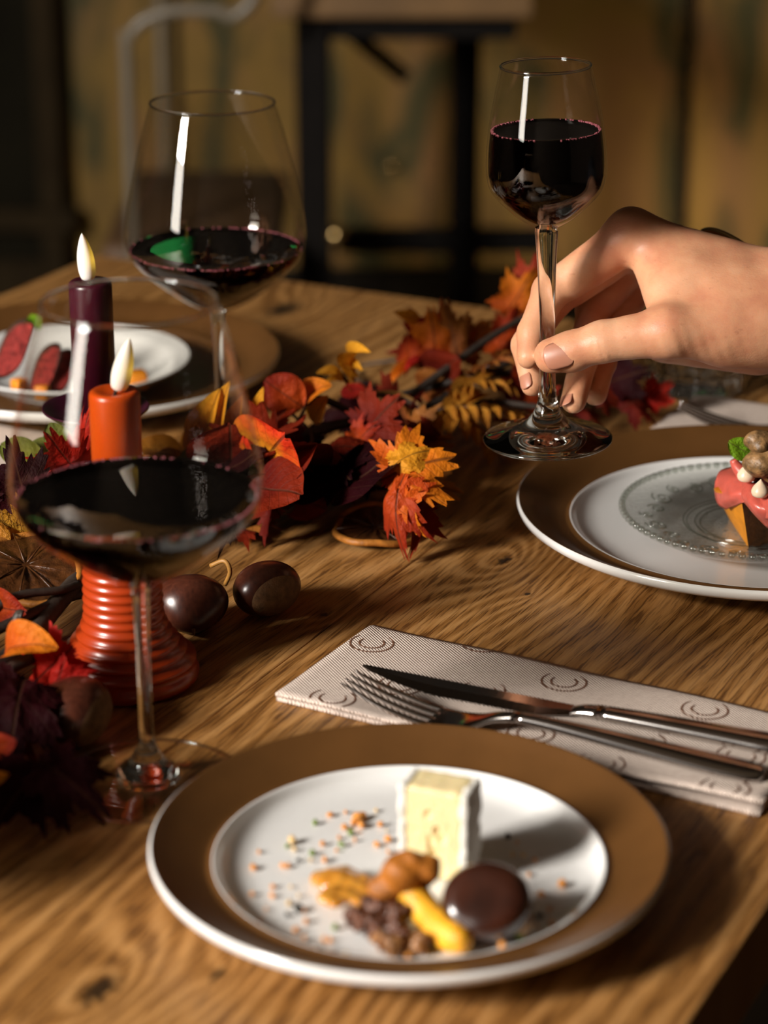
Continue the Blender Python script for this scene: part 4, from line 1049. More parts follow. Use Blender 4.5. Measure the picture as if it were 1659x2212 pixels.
# chanterelle
CAP = plain('chanterelle_cap', (0.36, 0.115, 0.010), 0.55, 0.4, 150, 0.6, 500); STM = plain('chanterelle_stem', (0.80, 0.38, 0.018), 0.5, 0.2, 150, 0.4, 500, Subsurface_Weight=0.2, Subsurface_Scale=0.003)
mu = empty('chanterelle', at(900, 1960, PZ), 'yellow chanterelle mushroom leaning among the nuts and cheese', 'mushroom')
S = spline([at(992, 2030, PZ + .006), at(955, 2008, PZ + .0065), at(915, 1965, PZ + .009), at(885, 1918, PZ + .015), at(868, 1893, PZ + .020)], 6)
Sr = np.interp(np.linspace(0, 1, len(S)), [0, .08, .3, .7, 1], [.0056, .0066, .0066, .0068, .0074])
def stemf(X, Y, Z):
    d = None
    for i in range(len(S) - 1):
        q = cone_sd(X, Y, Z, S[i], S[i + 1], Sr[i], Sr[i + 1]); d = q if d is None else np.minimum(d, q)
    return d + 0.0002 * wob(X, Y, Z, 500, 2)
blob('stem', stemf, S.min(0) - .009, S.max(0) + .009, 0.0008, STM, parent=mu)
caps = [(at(868, 1890, PZ + .021), at(835, 1915, PZ + .016), .0075, .0050), (at(868, 1888, PZ + .022), at(825, 1935, PZ + .012), .0070, .0042), (at(868, 1882, PZ + .024), at(925, 1878, PZ + .024), .0068, .0052), (at(865, 1880, PZ + .024), at(880, 1868, PZ + .027), .0060, .0050), (at(925, 1876, PZ + .024), at(918, 1900, PZ + .017), .005, .0038), (at(850, 1890, PZ + .02), at(815, 1930, PZ + .013), .006, .004)]
def capf(X, Y, Z):
    d = None
    for a, b, ra, rb in caps:
        q = cone_sd(X, Y, Z, a, b, ra, rb); d = q if d is None else smin(d, q, 0.003)
    return d + 0.0009 * wob(X, Y, Z, 420, 5)
A = np.array([p for q in caps for p in q[:2]]); blob('cap', capf, A.min(0) - .010, A.max(0) + .010, 0.0008, CAP, parent=mu)
# glazed chestnut
t = NT('glazed_chestnut'); GL = t.done(t.bsdf(Base_Color=t.ramp(t.noise(t.coord(), 70, 3), [(0.3, (0.016, 0.004, 0.002)), (0.75, (0.05, 0.013, 0.006))]), Roughness=0.25, Coat_Weight=0.6, Coat_Roughness=0.12))
gc = at(1052, 1950, PZ + .0145)
fn = np.array([-0.15, -0.62, 0.77]); fn /= np.linalg.norm(fn)
def gch(X, Y, Z):
    d = np.sqrt(((X - gc[0]) / 1.08) ** 2 + (Y - gc[1]) ** 2 + ((Z - gc[2]) / 0.92) ** 2) - .0175
    cut = (X - gc[0]) * fn[0] + (Y - gc[1]) * fn[1] + (Z - gc[2]) * fn[2] - .0098
    d = -smin(-d, -cut, 0.004) + 0.0003 * wob(X, Y, Z, 300, 4)
    return np.maximum(d, PZ - Z)
gcn = empty('glazed_chestnut', (gc[0], gc[1], PZ), 'glossy dark brown peeled chestnut on the plate', 'chestnut')
blob('body', gch, gc - .022, gc + .022, 0.0009, GL, parent=gcn)
FLE = plain('pale_chestnut_flesh', (0.45, 0.27, 0.14), 0.6, 0.3, 200, 0.5, 400)
fc = at(1122, 1998, PZ + .005)
blob('chipped_flesh', lambda X, Y, Z: np.sqrt((X - fc[0]) ** 2 + (Y - fc[1]) ** 2 + ((Z - fc[2]) / 1.5) ** 2) - .0042 + .0009 * wob(X, Y, Z, 700, 6), fc - .009, fc + .009, 0.0007, FLE, parent=gcn)
# nut pieces
PEC = plain('candied_pecan', (0.085, 0.024, 0.007), 0.5, 0.6, 260, 0.8, 500, Coat_Weight=0.12, Coat_Roughness=0.15)
WAL = plain('chopped_walnut', (0.26, 0.11, 0.032), 0.5, 0.8, 300, 0.8, 500, Coat_Weight=0.12, Coat_Roughness=0.15)
def nut(pxs, mat, label, seed, zz=.004, r=(.0035, .0055)):
    g = random.Random(seed); bs = [(at(x, y, PZ + zz + g.uniform(0, .003)), g.uniform(*r)) for x, y in pxs]
    def f(X, Y, Z):
        d = None
        for c, q in bs:
            e = sph_sd(X, Y, Z, c, q); d = e if d is None else smin(d, e, 0.0018)
        return np.maximum(d + 0.0015 * wob(X, Y, Z, 900, seed), PZ - Z)
    B = np.array([c for c, q in bs]); lo = B.min(0) - .009; hi = B.max(0) + .009; lo[2] = max(lo[2], PZ - .001)
    blob('nut_piece', f, lo, hi, 0.0007, mat, label=label, cat='nut', group='nut pieces on the cheese plate')
nut([(770, 1982), (790, 1992), (812, 2000), (835, 2008), (858, 2015)], PEC, 'long dark candied pecan lying under the mushroom', 11)
nut([(805, 1952), (825, 1958), (845, 1966), (858, 1975)], PEC, 'reddish candied pecan half with pale speck between jam and mushroom stem', 12, .008)
nut([(826, 2030), (845, 2042), (868, 2036), (850, 2025)], WAL, 'chopped golden brown walnut piece below the pecans', 13, .003, (.003, .0045))
nut([(890, 2030), (905, 2038), (918, 2030)], WAL, 'small chopped walnut crumb beside the mushroom stem end', 14, .003, (.0028, .004))
# crumbs
CRM = [plain('toasted_crumb', (0.62, 0.24, 0.04), 0.6, 0.3, 300), plain('green_herb_fleck', (0.14, 0.20, 0.03), 0.6, 0.3, 300), plain('pale_crumb', (0.66, 0.45, 0.20), 0.6, 0.2, 300), plain('black_pepper_fleck', (0.02, 0.018, 0.014), 0.6)]
CL = [('orange toasted crumb scattered on the white plate', 'orange crumbs on the cheese plate'), ('green herb fleck scattered on the white plate', 'green flecks on the cheese plate'), ('pale yellow crumb scattered on the white plate', 'pale crumbs on the cheese plate'), ('black pepper fleck scattered on the white plate', 'black flecks on the cheese plate')]
cmesh = []
for k in range(4):
    V, F = surfnet(lambda X, Y, Z: sph_sd(X, Y, Z, (0, 0, 0), .8) + .22 * wob(X, Y, Z, 2.6, 20 + k), (-1.5,) * 3, (1.5,) * 3, .3)
    me = bpy.data.meshes.new('crumb'); me.from_pydata(V.tolist(), [], F); me.update(); me.polygons.foreach_set('use_smooth', [True] * len(me.polygons)); me.materials.append(CRM[k]); cmesh.append(me)
ZM = lambda l: [(620 + x / 2.5136, 1640 + y / 2.5136, s) for x, y, s in l]
oc = ZM([(235, 303, 1.5), (318, 287, 1), (385, 325, 2.2), (410, 315, 2), (372, 345, 2), (402, 362, 2), (312, 372, 1.4), (283, 426, 1.1), (368, 438, 1.1), (193, 460, 1.5), (548, 438, 1.6), (508, 356, 1.5), (487, 464, 1.5), (548, 500, 1.1), (658, 372, 1.2), (660, 303, 1.1), (205, 548, 1.5), (270, 492, .8), (5, 580, 1.3), (105, 882, 1.6), (235, 985, 1.5), (95, 972, 1.1), (1495, 685, 2), (1380, 738, 2), (1425, 818, 1.5), (1315, 625, 1.2), (1345, 548, 1), (1250, 450, 1), (1170, 1022, 2), (1010, 1105, 1.6), (550, 1130, 1.8), (652, 1068, 1.4), (88, 820, 1.1), (1440, 895, 1.2), (1320, 862, 1.4), (720, 1105, 1.2)])
gc2 = ZM([(150, 347, 1.5), (348, 402, 1.5), (297, 463, 1.4), (138, 512, 1.6), (668, 318, 1.1), (264, 915, 1.6), (205, 1050, 1.4), (1265, 968, 1.9), (2, 472, 1.3)])
pc2 = ZM([(28, 450, 2), (40, 490, 1.4), (484, 278, 1.1), (130, 548, 1.1), (62, 740, 1), (12, 785, 1.4), (320, 1070, 1.6), (740, 1030, 1.6), (1225, 520, 1.4), (1282, 522, 1), (615, 265, .7), (540, 385, .7), (640, 460, 2.2), (690, 1100, 1.2), (20, 690, .8)])
bc2 = ZM([(1198, 422, 1.7), (62, 818, 1.7), (185, 1035, 1.7), (2, 845, 1.3), (62, 548, 1), (1370, 852, 1.7)])
gg = random.Random(4)
oc += [(x, y, gg.uniform(.9, 1.5)) for x, y in [(545, 1930), (590, 1915), (588, 1935), (575, 1962), (560, 1990), (610, 1870), (548, 1875), (640, 2010), (672, 2060), (712, 2085), (700, 2030), (560, 1840), (1190, 1990), (1160, 2000)]]
for k, lst in enumerate((oc, gc2, pc2, bc2)):
    for x, y, s in lst:
        p = at(x, y, PZ + .0006); rr = math.hypot(p[0] - NP[0], p[1] - NP[1])
        zz = PZ if rr < 0.068 else PZ + 0.0007 + 0.25 * max(0, rr - 0.07)
        p = at(x, y, zz + .0006); o = bpy.data.objects.new('crumb', cmesh[k]); COL.objects.link(o)
        q = 0.00105 * s * gg.uniform(.8, 1.1); o.location = (p[0], p[1], zz + q * .7); o.scale = (q * gg.uniform(.8, 1.4), q * gg.uniform(.8, 1.4), q)
        where = 'behind the jam' if x < 880 and y < 1885 else 'left of the jam and nuts' if x < 760 else 'right of the glazed chestnut' if x > 1040 and y > 1780 else 'in front of the nuts'
        o.rotation_euler = (0, 0, gg.uniform(0, 6)); tag(o, CL[k][0].replace('scattered on the white plate', 'on the white plate, ' + where), 'crumb', CL[k][1] + ', ' + where)

# ================================================================== starter on the far right plate
t = NT('pressed_glass')
nb_ = t.bump(t.n('TexVoronoi', {'Vector': t.coord(), 'Scale': 420.0}).outputs[0], 0.25, 0.002)
f_ = t.n('LayerWeight', {0: 0.5, 'Normal': nb_}).outputs['Facing']
PG = t.done(t.n('MixShader', {0: t.math('ADD', t.math('MULTIPLY', t.math('POWER', f_, 3.0), 0.8), 0.04), 1: t.n('BsdfTransparent', {0: (0.965, 0.975, 0.96)}), 2: t.n('BsdfGlossy', {0: (1, 1, 1), 'Roughness': 0.05, 'Normal': nb_})}))
t = NT('pressed_glass_relief'); f_ = t.n('LayerWeight', {0: 0.5}).outputs['Facing']
PGR = t.done(t.n('MixShader', {0: t.math('ADD', t.math('MULTIPLY', t.math('POWER', f_, 3.0), 0.7), 0.06), 1: t.n('BsdfTransparent', {0: (0.80, 0.82, 0.79)}), 2: t.n('BsdfGlossy', {0: (1, 1, 1), 'Roughness': 0.12})}))
sg = empty('glass_saucer', (FPc[0], FPc[1], 0.0056), 'pressed clear glass saucer with embossed scrolls and scalloped edge', 'saucer')
Rs = 0.0775; z0 = 0.0056
pr = [(0, z0 + .0035), (.030, z0 + .0035), (.034, z0 + .0042), (.038, z0 + .0042), (.041, z0 + .0055), (.050, z0 + .0062), (.068, z0 + .0095), (.0745, z0 + .0125), (Rs, z0 + .0150), (Rs + .0004, z0 + .0135), (.0765, z0 + .0105), (.068, z0 + .006), (.050, z0 + .0028), (.041, z0 + .0012), (.034, z0), (0, z0)]
V, F = lathe(pr, (FPc[0], FPc[1], 0), 192)
sbody = mk('saucer_body', V, F, PG, parent=sg); fixn2(sbody)
bd = []
for k in range(84):
    a = 2 * math.pi * k / 84; c = (FPc[0] + (Rs - .0006) * math.cos(a), FPc[1] + (Rs - .0006) * math.sin(a), z0 + .0135)
    bd = lathe([(0, -.0022), (.0019, -.0011), (.0022, 0), (.0019, .0011), (0, .0022)], c, 8)
    if k == 0: pass
    mk('bead', *bd, PGR, parent=sbody)
# embossed scrolls: raised acanthus curls around the flange
for k in range(8):
    a0 = 2 * math.pi * k / 8 + 0.2
    for (dr, da, r0, turns) in ((0.0, 0.0, .0072, 1.6), (-.002, .30, .0055, -1.5), (.003, -.26, .0045, 1.4)):
        rc = .059 + dr; ac_ = a0 + da; pts = []
        for q in range(26):
            f = q / 25; th = turns * 2 * math.pi * f; rr = r0 * (1 - 0.85 * f)
            x, y = rc + rr * math.cos(th), rr * math.sin(th)
            r_ = math.hypot(x, y); an = ac_ + math.atan2(y, x)
            pts.append((FPc[0] + r_ * math.cos(an), FPc[1] + r_ * math.sin(an), z0 + .0062 + (r_ - .050) * 0.183 + .0002))
        mk('embossed_scroll', *tube(pts, 0.0007, 6), PGR, parent=sbody)
for rr, zz in ((.0305, .0038), (.0335, .0044), (.0385, .0046), (.0405, .0054)):
    ring = [(FPc[0] + rr * math.cos(a), FPc[1] + rr * math.sin(a), z0 + zz) for a in np.linspace(0, 2 * math.pi, 97)]
    mk('embossed_ring', *tube(ring, .0005, 5, False), PGR, parent=sbody)
SZ = z0 + .0036
SQ = plain('roasted_pumpkin', (0.66, 0.24, 0.012), 0.5, 0.15, 120, 0.3, 500); CR = plain('brown_crust', (0.22, 0.075, 0.012), 0.55, 0.5, 120, 0.7, 300)
bx = np.array([FPc[0] + .012, FPc[1] - .003, SZ])
def poly(zz, pts): return [(at(x, y, zz)[0], at(x, y, zz)[1], zz) for x, y in pts]
# toast block: left face orange, right face browned
base = [(1568, 1105), (1618, 1180), (1760, 1150), (1690, 1080)]; 
zb, zt = SZ, SZ + .032
base = [(1575, 1120), (1617, 1184), (1770, 1150), (1700, 1095)]
B0 = [np.array(p) for p in poly(zb, base)]; cen = sum(B0) / 4
T0 = [np.array(p) for p in poly(zt, [(1541, 1055), (1603, 1088), (1745, 1050), (1675, 1010)])]
tb_ = empty('pumpkin_toast', (cen[0], cen[1], SZ), 'orange roasted pumpkin block with browned side on the glass saucer', 'food')
def face(a, b, n=10):
    P = np.zeros((n + 1, n + 1, 3))
    for i in range(n + 1):
        for j in range(n + 1):
            s, q = i / n, j / n; lo_ = B0[a] * (1 - s) + B0[b] * s; hi_ = T0[a] * (1 - s) + T0[b] * s
            p = lo_ * (1 - q) + hi_ * q; k = (s * (1 - s) * q * (1 - q)) * 16
            p = p + np.array([nr.normal() * .0004, nr.normal() * .0004, nr.normal() * .0004]) * min(1, k); P[i, j] = p
    return gridmesh(P)
mk('cut_face', *face(0, 1), SQ, parent=tb_); mk('crust', *face(1, 2), CR, parent=tb_); mk('crust', *face(2, 3), CR, parent=tb_); mk('crust', *face(3, 0), CR, parent=tb_)
mk('top_face', np.array(T0), [(0, 1, 2, 3)], SQ, parent=tb_, smooth=False)
# pink meat slices draped over the toast
MEAT = plain('rosy_cured_meat', (0.56, 0.105, 0.075), 0.35, 0.2, 90, 0.2, 400, Subsurface_Weight=0.3, Subsurface_Radius=(.005, .002, .001), Subsurface_Scale=0.5, Coat_Weight=0.3, Coat_Roughness=0.15)
def drape(rows, label, th=0.0011, seed=0):
    """rows of (px,py,z) control points -> smooth thick sheet"""
    C = np.array([[at(*p) for p in row] for row in rows]); m = []
    for r in C: m.append(spline(r, 6))
    m = np.array(m); G = np.array([spline(m[:, j], 6) for j in range(m.shape[1])]).transpose(1, 0, 2)
    X, Y, Z = G[..., 0], G[..., 1], G[..., 2]; G = G + np.stack([0 * X, 0 * X, .0006 * wob(X, Y, Z, 300, seed)], -1)
    V, F = gridmesh(G); o = mk('meat_slice', V, F, MEAT, label=label, cat='meat', group='folded rosy meat slices on the toast')
    md = o.modifiers.new('thickness', 'SOLIDIFY'); md.thickness = th; md.offset = 0
    return o
drape([[(1545, 1040, .042), (1560, 1015, .046), (1600, 1005, .050), (1640, 1000, .05)], [(1545, 1065, .036), (1575, 1040, .048), (1610, 1025, .052), (1650, 1020, .052)], [(1552, 1088, .032), (1580, 1072, .044), (1615, 1055, .050), (1660, 1050, .05)], [(1570, 1098, .031), (1590, 1092, .037), (1612, 1085, .044), (1660, 1075, .046)]], 'left folded slice of rosy meat with rolled edge on the toast', seed=2)
drape([[(1600, 1030, .052), (1625, 1035, .054), (1650, 1045, .053)], [(1600, 1065, .047), (1620, 1075, .050), (1648, 1078, .050)], [(1612, 1090, .041), (1632, 1105, .044), (1660, 1105, .046)], [(1645, 1120, .032), (1662, 1140, .033), (1690, 1130, .036)]], 'middle slice of rosy meat hanging over the browned crust', seed=4)
drape([[(1640, 1060, .052), (1670, 1050, .055), (1710, 1050, .052)], [(1645, 1085, .050), (1675, 1080, .054), (1715, 1085, .050)], [(1650, 1120, .040), (1680, 1125, .042), (1715, 1120, .040)]], 'right slice of rosy meat at the picture edge', seed=6)
mk('meat_curl', *tube(spline([at(1607, 1025, .052), at(1592, 1008, .056), at(1584, 993, .060)], 5), np.linspace(.0045, .0022, 11), 10), MEAT, label='small upright curl of rosy meat behind the sauce dots', cat='meat')
CREAM = plain('cream_sauce', (0.78, 0.62, 0.45), 0.35, 0.06, 200, Subsurface_Weight=0.3, Subsurface_Scale=0.003)
def dot(x, y, z, r, lab):
    c = at(x, y, z); V, F = lathe(spline([(0, -r * .55), (r * .75, -r * .5), (r, 0), (r * .8, r * .55), (r * .35, r * 1.1), (0, r * 1.5)], 4), tuple(c), 28); fixn2(mk('sauce_dot', V, F, CREAM, label=lab, cat='sauce', group='cream sauce dots on the toast'))
dot(1612, 1028, .058, .0052, 'upper pointed dot of cream sauce on the meat')
dot(1642, 1062, .057, .0050, 'lower dot of cream sauce with dark specks on the meat')
MUSH = plain('fried_mushroom', (0.22, 0.12, 0.045), 0.5, 0.7, 220, 0.9, 300, Coat_Weight=0.1, Coat_Roughness=0.3)
def mushroom(x, y, z, r, lab, seed):
    c = at(x, y, z)
    e = empty('fried_mushroom', c, lab, 'mushroom', 'fried mushrooms on the toast')
    blob('cap', lambda X, Y, Z: np.maximum(np.sqrt((X - c[0]) ** 2 + (Y - c[1]) ** 2 + ((Z - c[2]) / .8) ** 2) - r, -(sph_sd(X, Y, Z, c + np.array([r * .3, -r * .1, -r * 1.0]), r * .75))) + (.0016 * wob(X, Y, Z, 380, seed)), c - r * 1.4, c + r * 1.4, .0008, MUSH, parent=e)
    mk('stalk', *tube(spline([c + np.array([0, 0, -r * .3]), c + np.array([r * .6, -r * .1, -r * .7]), c + np.array([r * 1.5, -.1 * r, -r * .9])], 5), [r * .42] * 11, 10), MUSH, parent=e)
mushroom(1650, 1000, .066, .0115, 'brown fried mushroom cap beside the green leaf', 31)
mushroom(1640, 955, .078, .0080, 'pale fried mushroom piece behind the green leaf', 32)
t = NT('dark_glaze'); DG = t.done(t.bsdf(Base_Color=(0.03, 0.006, 0.006), Roughness=0.1, Coat_Weight=1.0))
c_ = at(1645, 1038, .053); blob('dark_jelly', lambda X, Y, Z: sph_sd(X, Y, Z, c_, .0085) + .001 * wob(X, Y, Z, 400, 9), c_ - .013, c_ + .013, .001, DG, label='dark glossy jelly between the sauce dots', cat='jelly')
hb = empty('herb_leaf', at(1622, 985, .066), 'bright green salad leaf with dark veins on top of the toast', 'leaf')
leaf(hb, 'roundflat', 'herb', at(1628, 985, .067), at(1574, 955, .076), 0.75, 'cam', 'blade')

# ================================================================== bowl dish on the left charger
bw = (LP[0] - .006, LP[1] - .012, 0.0056)
be = empty('deep_bowl', bw, 'white bowl with sliced meat standing on the left charger plate', 'bowl')
bp = [(0, .004), (.047, .004), (.058, .006), (.066, .0105), (.072, .0155), (.080, .0185), (.0822, .019), (.0828, .0178), (.080, .0158), (.072, .0125), (.064, .006), (.052, .001), (.048, 0), (0, 0)]
V, F = lathe(spline(bp, 4), bw, 96); fixn2(mk('bowl_body', V, F, PORC, parent=be))
DM = plain('rare_meat', (0.30, 0.035, 0.03), 0.4, 0.7, 260, 0.8, 300, Coat_Weight=0.3); DMC = plain('seared_crust', (0.05, 0.022, 0.012), 0.6, 0.4, 150, 0.5, 400)
def steak(b, t_, w, th, lab):
    b = at(*b); t_ = at(*t_); x = t_ - b; L = np.linalg.norm(x); x /= L; N = np.array([0.35, -0.85, 0.4]); y = np.cross(N, x); y /= np.linalg.norm(y); z = np.cross(x, y)
    e = empty('meat_slice', (b[0], b[1], b[2]), lab, 'meat', 'rare meat slices in the bowl')
    def ring(k, off):
        out = []
        for i in range(40):
            a = 2 * math.pi * i / 40; u = 0.5 + 0.5 * math.cos(a); v = math.sin(a) * (0.5 + 0.12 * math.sin(2 * a)) * w
            out.append(b + x * L * (0.5 + (u - .5) * k) + y * v * k + z * off)
        return out
    f1 = ring(.86, th / 2); c1 = b + x * L * .5 + z * th / 2
    mk('red_face', np.array([c1] + f1), [(0, 1 + i, 1 + (i + 1) % 40) for i in range(40)], DM, parent=e)
    r0, r1, r2, r3 = ring(.86, th / 2), ring(1, th * .2), ring(1, -th * .2), ring(.86, -th / 2)
    V = np.array(r0 + r1 + r2 + r3 + [b + x * L * .5 - z * th / 2]); F = []
    for q in range(3):
        for i in range(40): j = (i + 1) % 40; F.append((q * 40 + i, (q + 1) * 40 + i, (q + 1) * 40 + j, q * 40 + j))
    F += [(160, 120 + (i + 1) % 40, 120 + i) for i in range(40)]
    fixn2(mk('seared_edge', V, F, DMC, parent=e))
steak((-12, 815, .022), (72, 690, .060), .019, .009, 'leftmost upright slice of rare red meat in the bowl')
steak((66, 850, .018), (128, 742, .050), .015, .008, 'second slice of rare red meat leaning behind the wine glass rim')
steak((108, 852, .016), (152, 755, .042), .015, .008, 'third slice of rare red meat beside the plum candle')
PUM = plain('orange_pumpkin_cube', (0.72, 0.24, 0.012), 0.45, 0.12, 200, 0.3, 400)
for k, (x, y, s, lab) in enumerate([(296, 820, .0125, 'orange pumpkin cube right of the plum candle'), (42, 832, .009, 'small orange pumpkin cube left of the red slices'), (92, 846, .009, 'small orange pumpkin cube below the second red slice')]):
    c = at(x, y, .020); V, F = box(-s / 2, s / 2, -s / 2, s / 2, -s / 2, s / 2, s * .12, 2)
    V = rotz(V, R(20 + 30 * k)) + c; mk('pumpkin_cube', V, F, PUM, label=lab, cat='pumpkin', group='pumpkin cubes in the bowl')
h2 = empty('herb_sprig', at(262, 815, .02), 'small green herb leaves beside the pumpkin cube', 'herb')
leaf(h2, 'round', 'herb', at(275, 815, .020), at(240, 812, .022), .6, 'uc', 'leaf'); leaf(h2, 'round', 'herb', at(270, 818, .020), at(258, 795, .030), .7, 'cam', 'leaf')
h3 = empty('herb_sprig', at(75, 700, .055), 'tiny green herb on top of the leftmost red slice', 'herb')
leaf(h3, 'round', 'herb', at(72, 705, .055), at(84, 685, .065), .7, 'cam', 'leaf'); leaf(h3, 'round', 'herb', at(70, 704, .055), at(60, 690, .062), .7, 'cam', 'leaf')
# ================================================================== hand holding the glass
D0 = 1.309
def hp(px, py, dt): return pt(px, py, D0 - dt)
def m_skin():
    t = NT('skin'); v = t.coord()
    n = t.noise(v, 45, 4); f = t.noise(v, 900, 3)
    c = t.ramp(n, [(0.3, (0.52, 0.21, 0.115)), (0.5, (0.60, 0.285, 0.155)), (0.7, (0.65, 0.345, 0.20))])
    fr = t.n('MapRange', {0: t.noise(v, 260, 2), 1: 0.66, 2: 0.76, 3: 0.0, 4: 0.35}).outputs[0]
    c = t.mix(fr, c, (0.36, 0.13, 0.07))
    return t.done(t.bsdf(Base_Color=c, Roughness=0.46, Subsurface_Weight=0.22, Subsurface_Radius=(0.010, 0.0035, 0.0016), Subsurface_Scale=0.5, Specular_IOR_Level=0.4, Normal=t.bump(t.math('ADD', t.math('MULTIPLY', f, 0.5), t.math('MULTIPLY', t.noise(t.coord(scale=(1, 1, 3)), 330, 3), 0.5)), 0.22, 0.0008)))
SKIN = m_skin()
t = NT('finger_nail'); NAIL = t.done(t.bsdf(Base_Color=t.ramp(t.noise(t.coord(), 80, 2), [(0.3, (0.40, 0.165, 0.10)), (0.7, (0.47, 0.21, 0.13))]), Roughness=0.42, Coat_Weight=0.1, Subsurface_Weight=0.1, Subsurface_Scale=0.002))
J = dict(
    imcp=(1364, 506, -.010), ipip=(1190, 628, -.014), idip=(1148, 722, -.006), itip=(1141, 772, .000),
    mmcp=(1366, 518, -.032), mpip=(1200, 645, -.036), mdip=(1137, 745, -.022), mtip=(1150, 830, -.012),
    rmcp=(1380, 540, -.052), rpip=(1280, 668, -.056), rdip=(1262, 770, -.034), rtip=(1239, 866, -.016),
    pmcp=(1400, 570, -.068), ppip=(1335, 690, -.066), pdip=(1302, 785, -.050), ptip=(1286, 852, -.036),
    tcmc=(1650, 705, .014), tmcp=(1442, 716, .028), tip_=(1304, 738, .023), ttip=(1192, 768, .0150),
    w1=(1725, 640, .002), w2=(1725, 672, -.020), w3=(1725, 695, .004), f1=(2250, 615, .03), f2=(2250, 650, .0))
J = {k: hp(*v) for k, v in J.items()}
def hand(X, Y, Z):
    C = lambda a, b, ra, rb: cone_sd(X, Y, Z, J[a] if isinstance(a, str) else a, J[b] if isinstance(b, str) else b, ra, rb)
    # palm and back of the hand
    d = C('imcp', 'w1', .0130, .0185)
    for a, b, ra, rb in (('mmcp', 'w1', .0130, .0180), ('rmcp', 'w2', .0125, .019), ('pmcp', 'w2', .0115, .020), ('imcp', 'mmcp', .0125, .013), ('mmcp', 'rmcp', .0125, .012), ('rmcp', 'pmcp', .012, .011)):
        d = smin(d, C(a, b, ra, rb), .010)
    # thumb base, web
    d = smin(d, C('tcmc', 'tmcp', .0215, .0142), .014)
    d = smin(d, C(hp(1570, 690, .008), hp(1700, 690, .006), .0255, .024), .012)
    d = smin(d, C(hp(1490, 620, .006), hp(1620, 650, .006), .020, .022), .012)
    d = smin(d, C(hp(1425, 580, -.002), hp(1450, 655, .012), .0130, .0130), .012)
    # palm side under the thumb
    d = smin(d, C(hp(1440, 720, -.028), hp(1640, 735, -.022), .017, .020), .012)
    # wrist and forearm
    d = smin(d, C('w1', 'f1', .0245, .031), .014); d = smin(d, C('w2', 'f2', .0235, .031), .014); d = smin(d, C('w3', 'f2', .023, .03), .014)
    # fingers
    fi = []
    for q, (r0, r1, r2, r3) in dict(i=(.0126, .0102, .0082, .0068), m=(.0120, .0100, .0084, .0070), r=(.0115, .0096, .0084, .0074), p=(.0100, .0084, .0074, .0068)).items():
        a, b, c, e = (J[q + s] for s in ('mcp', 'pip', 'dip', 'tip'))
        f = C(a, b, r0, r1 * .98)
        f = smin(f, cone_sd(X, Y, Z, b, c, r1, r2), .003); f = smin(f, cone_sd(X, Y, Z, c, e, r2, r3), .003)
        f = smin(f, sph_sd(X, Y, Z, b, r1 * 1.04), .002)
        mid = a * .45 + b * .55                                # fleshy pad of the first phalanx
        f = smin(f, cone_sd(X, Y, Z, a * .7 + b * .3 + np.array([0, 0, -.004]), a * .25 + b * .75 + np.array([0, 0, -.003]), r0 * .86, r1 * .92), .004)
        fi.append(f)
    th = C('tmcp', 'tip_', .0136, .0114); th = smin(th, C('tip_', 'ttip', .0112, .0100), .004)
    pad = J['ttip'] * .6 + J['tip_'] * .4
    th = smin(th, sph_sd(X, Y, Z, pad + np.array([0, .001, -.0015]), .0112), .004)
    # thumb knuckle creases
    ax = J['tip_'] - J['ttip']; ax /= np.linalg.norm(ax)
    s = (X - J['tip_'][0]) * ax[0] + (Y - J['tip_'][1]) * ax[1] + (Z - J['tip_'][2]) * ax[2] - 0.10 * (Z - J['tip_'][2])
    front = np.clip((J['tip_'][1] + 0.002 - Y) / .006, 0, 1)
    for s0, am in ((-.004, .0006), (-.0005, .0008), (.0035, .0007), (.007, .0004)):
        th = th + am * front * np.exp(-((s - s0) / .0009) ** 2)
    out = np.minimum(fi[0], fi[1])
    out = smin(fi[0], fi[1], .0012); out = smin(out, fi[2], .0012); out = smin(out, fi[3], .0012)
    d = smin(d, out, .006); d = smin(d, th, .006)
    # skin folds at the base of the thumb
    b0 = hp(1500, 760, .03); 
    ss = (X - b0[0]) * .92 + (Z - b0[2]) * .38
    msk = np.exp(-((Z - b0[2] - .004) / .012) ** 2) * np.exp(-((X - b0[0]) / .03) ** 2) * np.clip((b0[1] + .03 - Y) / .01, 0, 1)
    d = d + .00025 * msk * np.sin(ss * 2 * math.pi / .0062)
    return d + .00018 * wob(X, Y, Z, 260, 3)
pts_ = np.array(list(J.values())); lo = pts_.min(0) - .03; hi = pts_.max(0) + .035
hi[0] = hp(2150, 600, 0)[0]
def hand_clip(X, Y, Z):
    return np.maximum(hand(X, Y, Z), X - hp(2100, 600, 0)[0])
person = empty('person', (float(hp(2100, 600, 0)[0]), float(J['f1'][1]), float(J['f1'][2])), 'bare right hand and wrist of a person holding a wine glass by the stem', 'person')
V, F = surfnet(hand_clip, lo, hi, 0.00155)
hnd = mk('hand', V, F, SKIN, parent=person)
md = hnd.modifiers.new('smooth', 'CORRECTIVE_SMOOTH'); md.iterations = 3; md.factor = 0.5; md.use_only_smooth = True
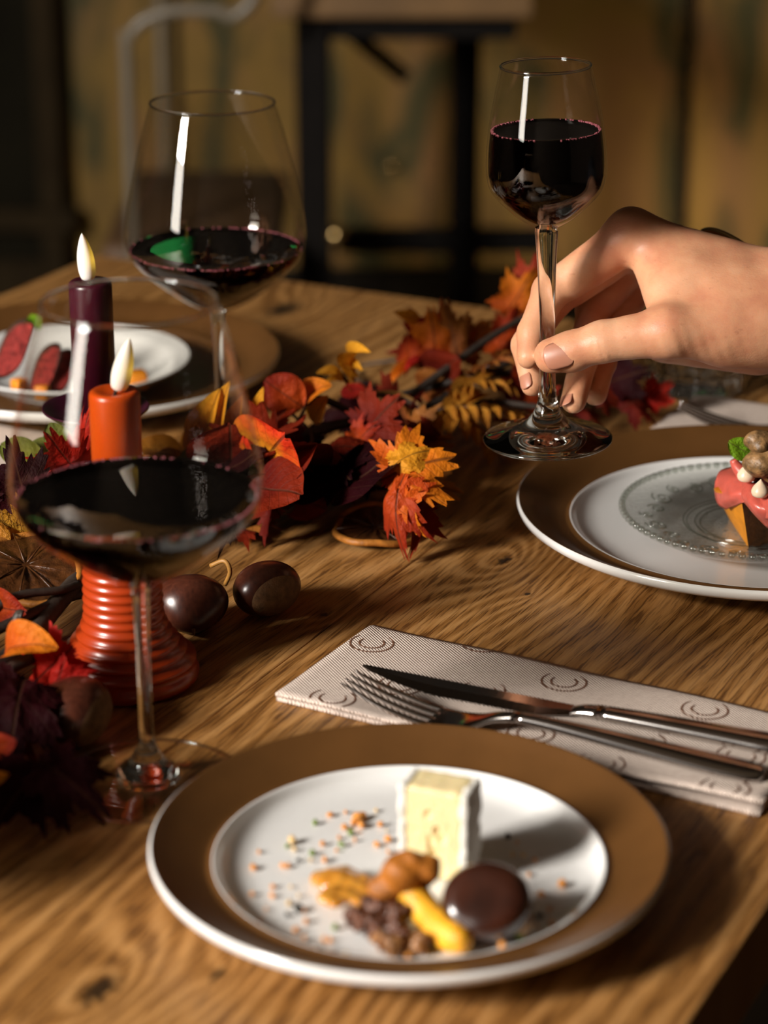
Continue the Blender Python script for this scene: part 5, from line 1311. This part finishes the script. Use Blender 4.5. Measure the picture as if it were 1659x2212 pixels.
def nail(c, along, normal, L, Wd, rad, lab):
    x = np.array(along, float); x /= np.linalg.norm(x); n = np.array(normal, float); n = n - x * n.dot(x); n /= np.linalg.norm(n); y = np.cross(n, x)
    m = 14; P = np.zeros((m + 1, 11, 3))
    for i in range(m + 1):
        s = i / m * 2 - 1; w = (1 - abs(s) ** 4.0) ** .5 if abs(s) < 1 else 0
        w = max(w, .12)
        for j in range(11):
            q = (j / 5 - 1) * w * Wd / 2; a = q / rad
            P[i, j] = c + x * s * L / 2 + y * rad * math.sin(a) + n * (rad * (math.cos(a) - 1) - .0006 * s * s)
    V, F = gridmesh(P); o = mk('fingernail', V, F, NAIL, parent=hnd)
    md = o.modifiers.new('thickness', 'SOLIDIFY'); md.thickness = .0005; md.offset = 0
    return o
VIEW = np.array([0, -CP, SP])
def surf(p, dirn):
    """march from outside along -dirn to the skin surface at point p's line"""
    q = p + np.array(dirn) * .03
    for _ in range(60):
        dd = float(hand(np.array([q[0]]), np.array([q[1]]), np.array([q[2]]))[0])
        if dd < 2e-4: break
        q = q - np.array(dirn) * dd * .8
    return q
ax = J['tip_'] - J['ttip']
nd = np.array([-.10, -.93, .34]); nd /= np.linalg.norm(nd)
nc = surf(hp(1207, 770, .0150), nd); nail(nc + nd * .0004, ax, nd, .0170, .0165, .0105, 't')
nd = np.array([-.55, -.80, -.1]); nd /= np.linalg.norm(nd)
nc = surf(J['rtip'] * .75 + J['rdip'] * .25, nd); nail(nc - nd * .0001, J['rdip'] - J['rtip'], nd, .0105, .0095, .0075, 'r')
nd = np.array([-.5, -.85, .0]); nd /= np.linalg.norm(nd)
nc = surf(J['mtip'] * .8 + J['mdip'] * .2, nd); nail(nc - nd * .0001, J['mdip'] - J['mtip'], nd, .0100, .0085, .0070, 'm')
# sleeve far outside the frame closes the forearm
SLV = plain('dark_sleeve_cloth', (0.02, 0.02, 0.024), 0.85, 0.3, 60, 0.4, 400)
a, b = hp(2060, 650, .01), hp(2420, 640, .03)
cu = [a + (b - a) * k / 6 for k in range(7)]; mk('sleeve', *tube(cu, [.046, .047, .048, .050, .052, .054, .056], 24), SLV, parent=person)
# thin gold bangle on the wrist
GOLD = NT('gold'); GOLD = GOLD.done(GOLD.bsdf(Base_Color=(0.85, 0.60, 0.25), Metallic=1.0, Roughness=0.18))
c0 = hp(1660, 640, -.012); e1 = hp(1605, 530, -.022) - c0; e2 = np.array([0.030, -0.048, -0.012])
ring = [c0 + e1 * math.cos(a) + e2 * math.sin(a) for a in np.linspace(0, 2 * math.pi, 73)]
mk('bangle', *tube(ring, .0021, 10, False), GOLD, label='thin gold bangle around the wrist', cat='bangle')
for o in list(bpy.data.objects):
    if '_o' in o: del o['_o']
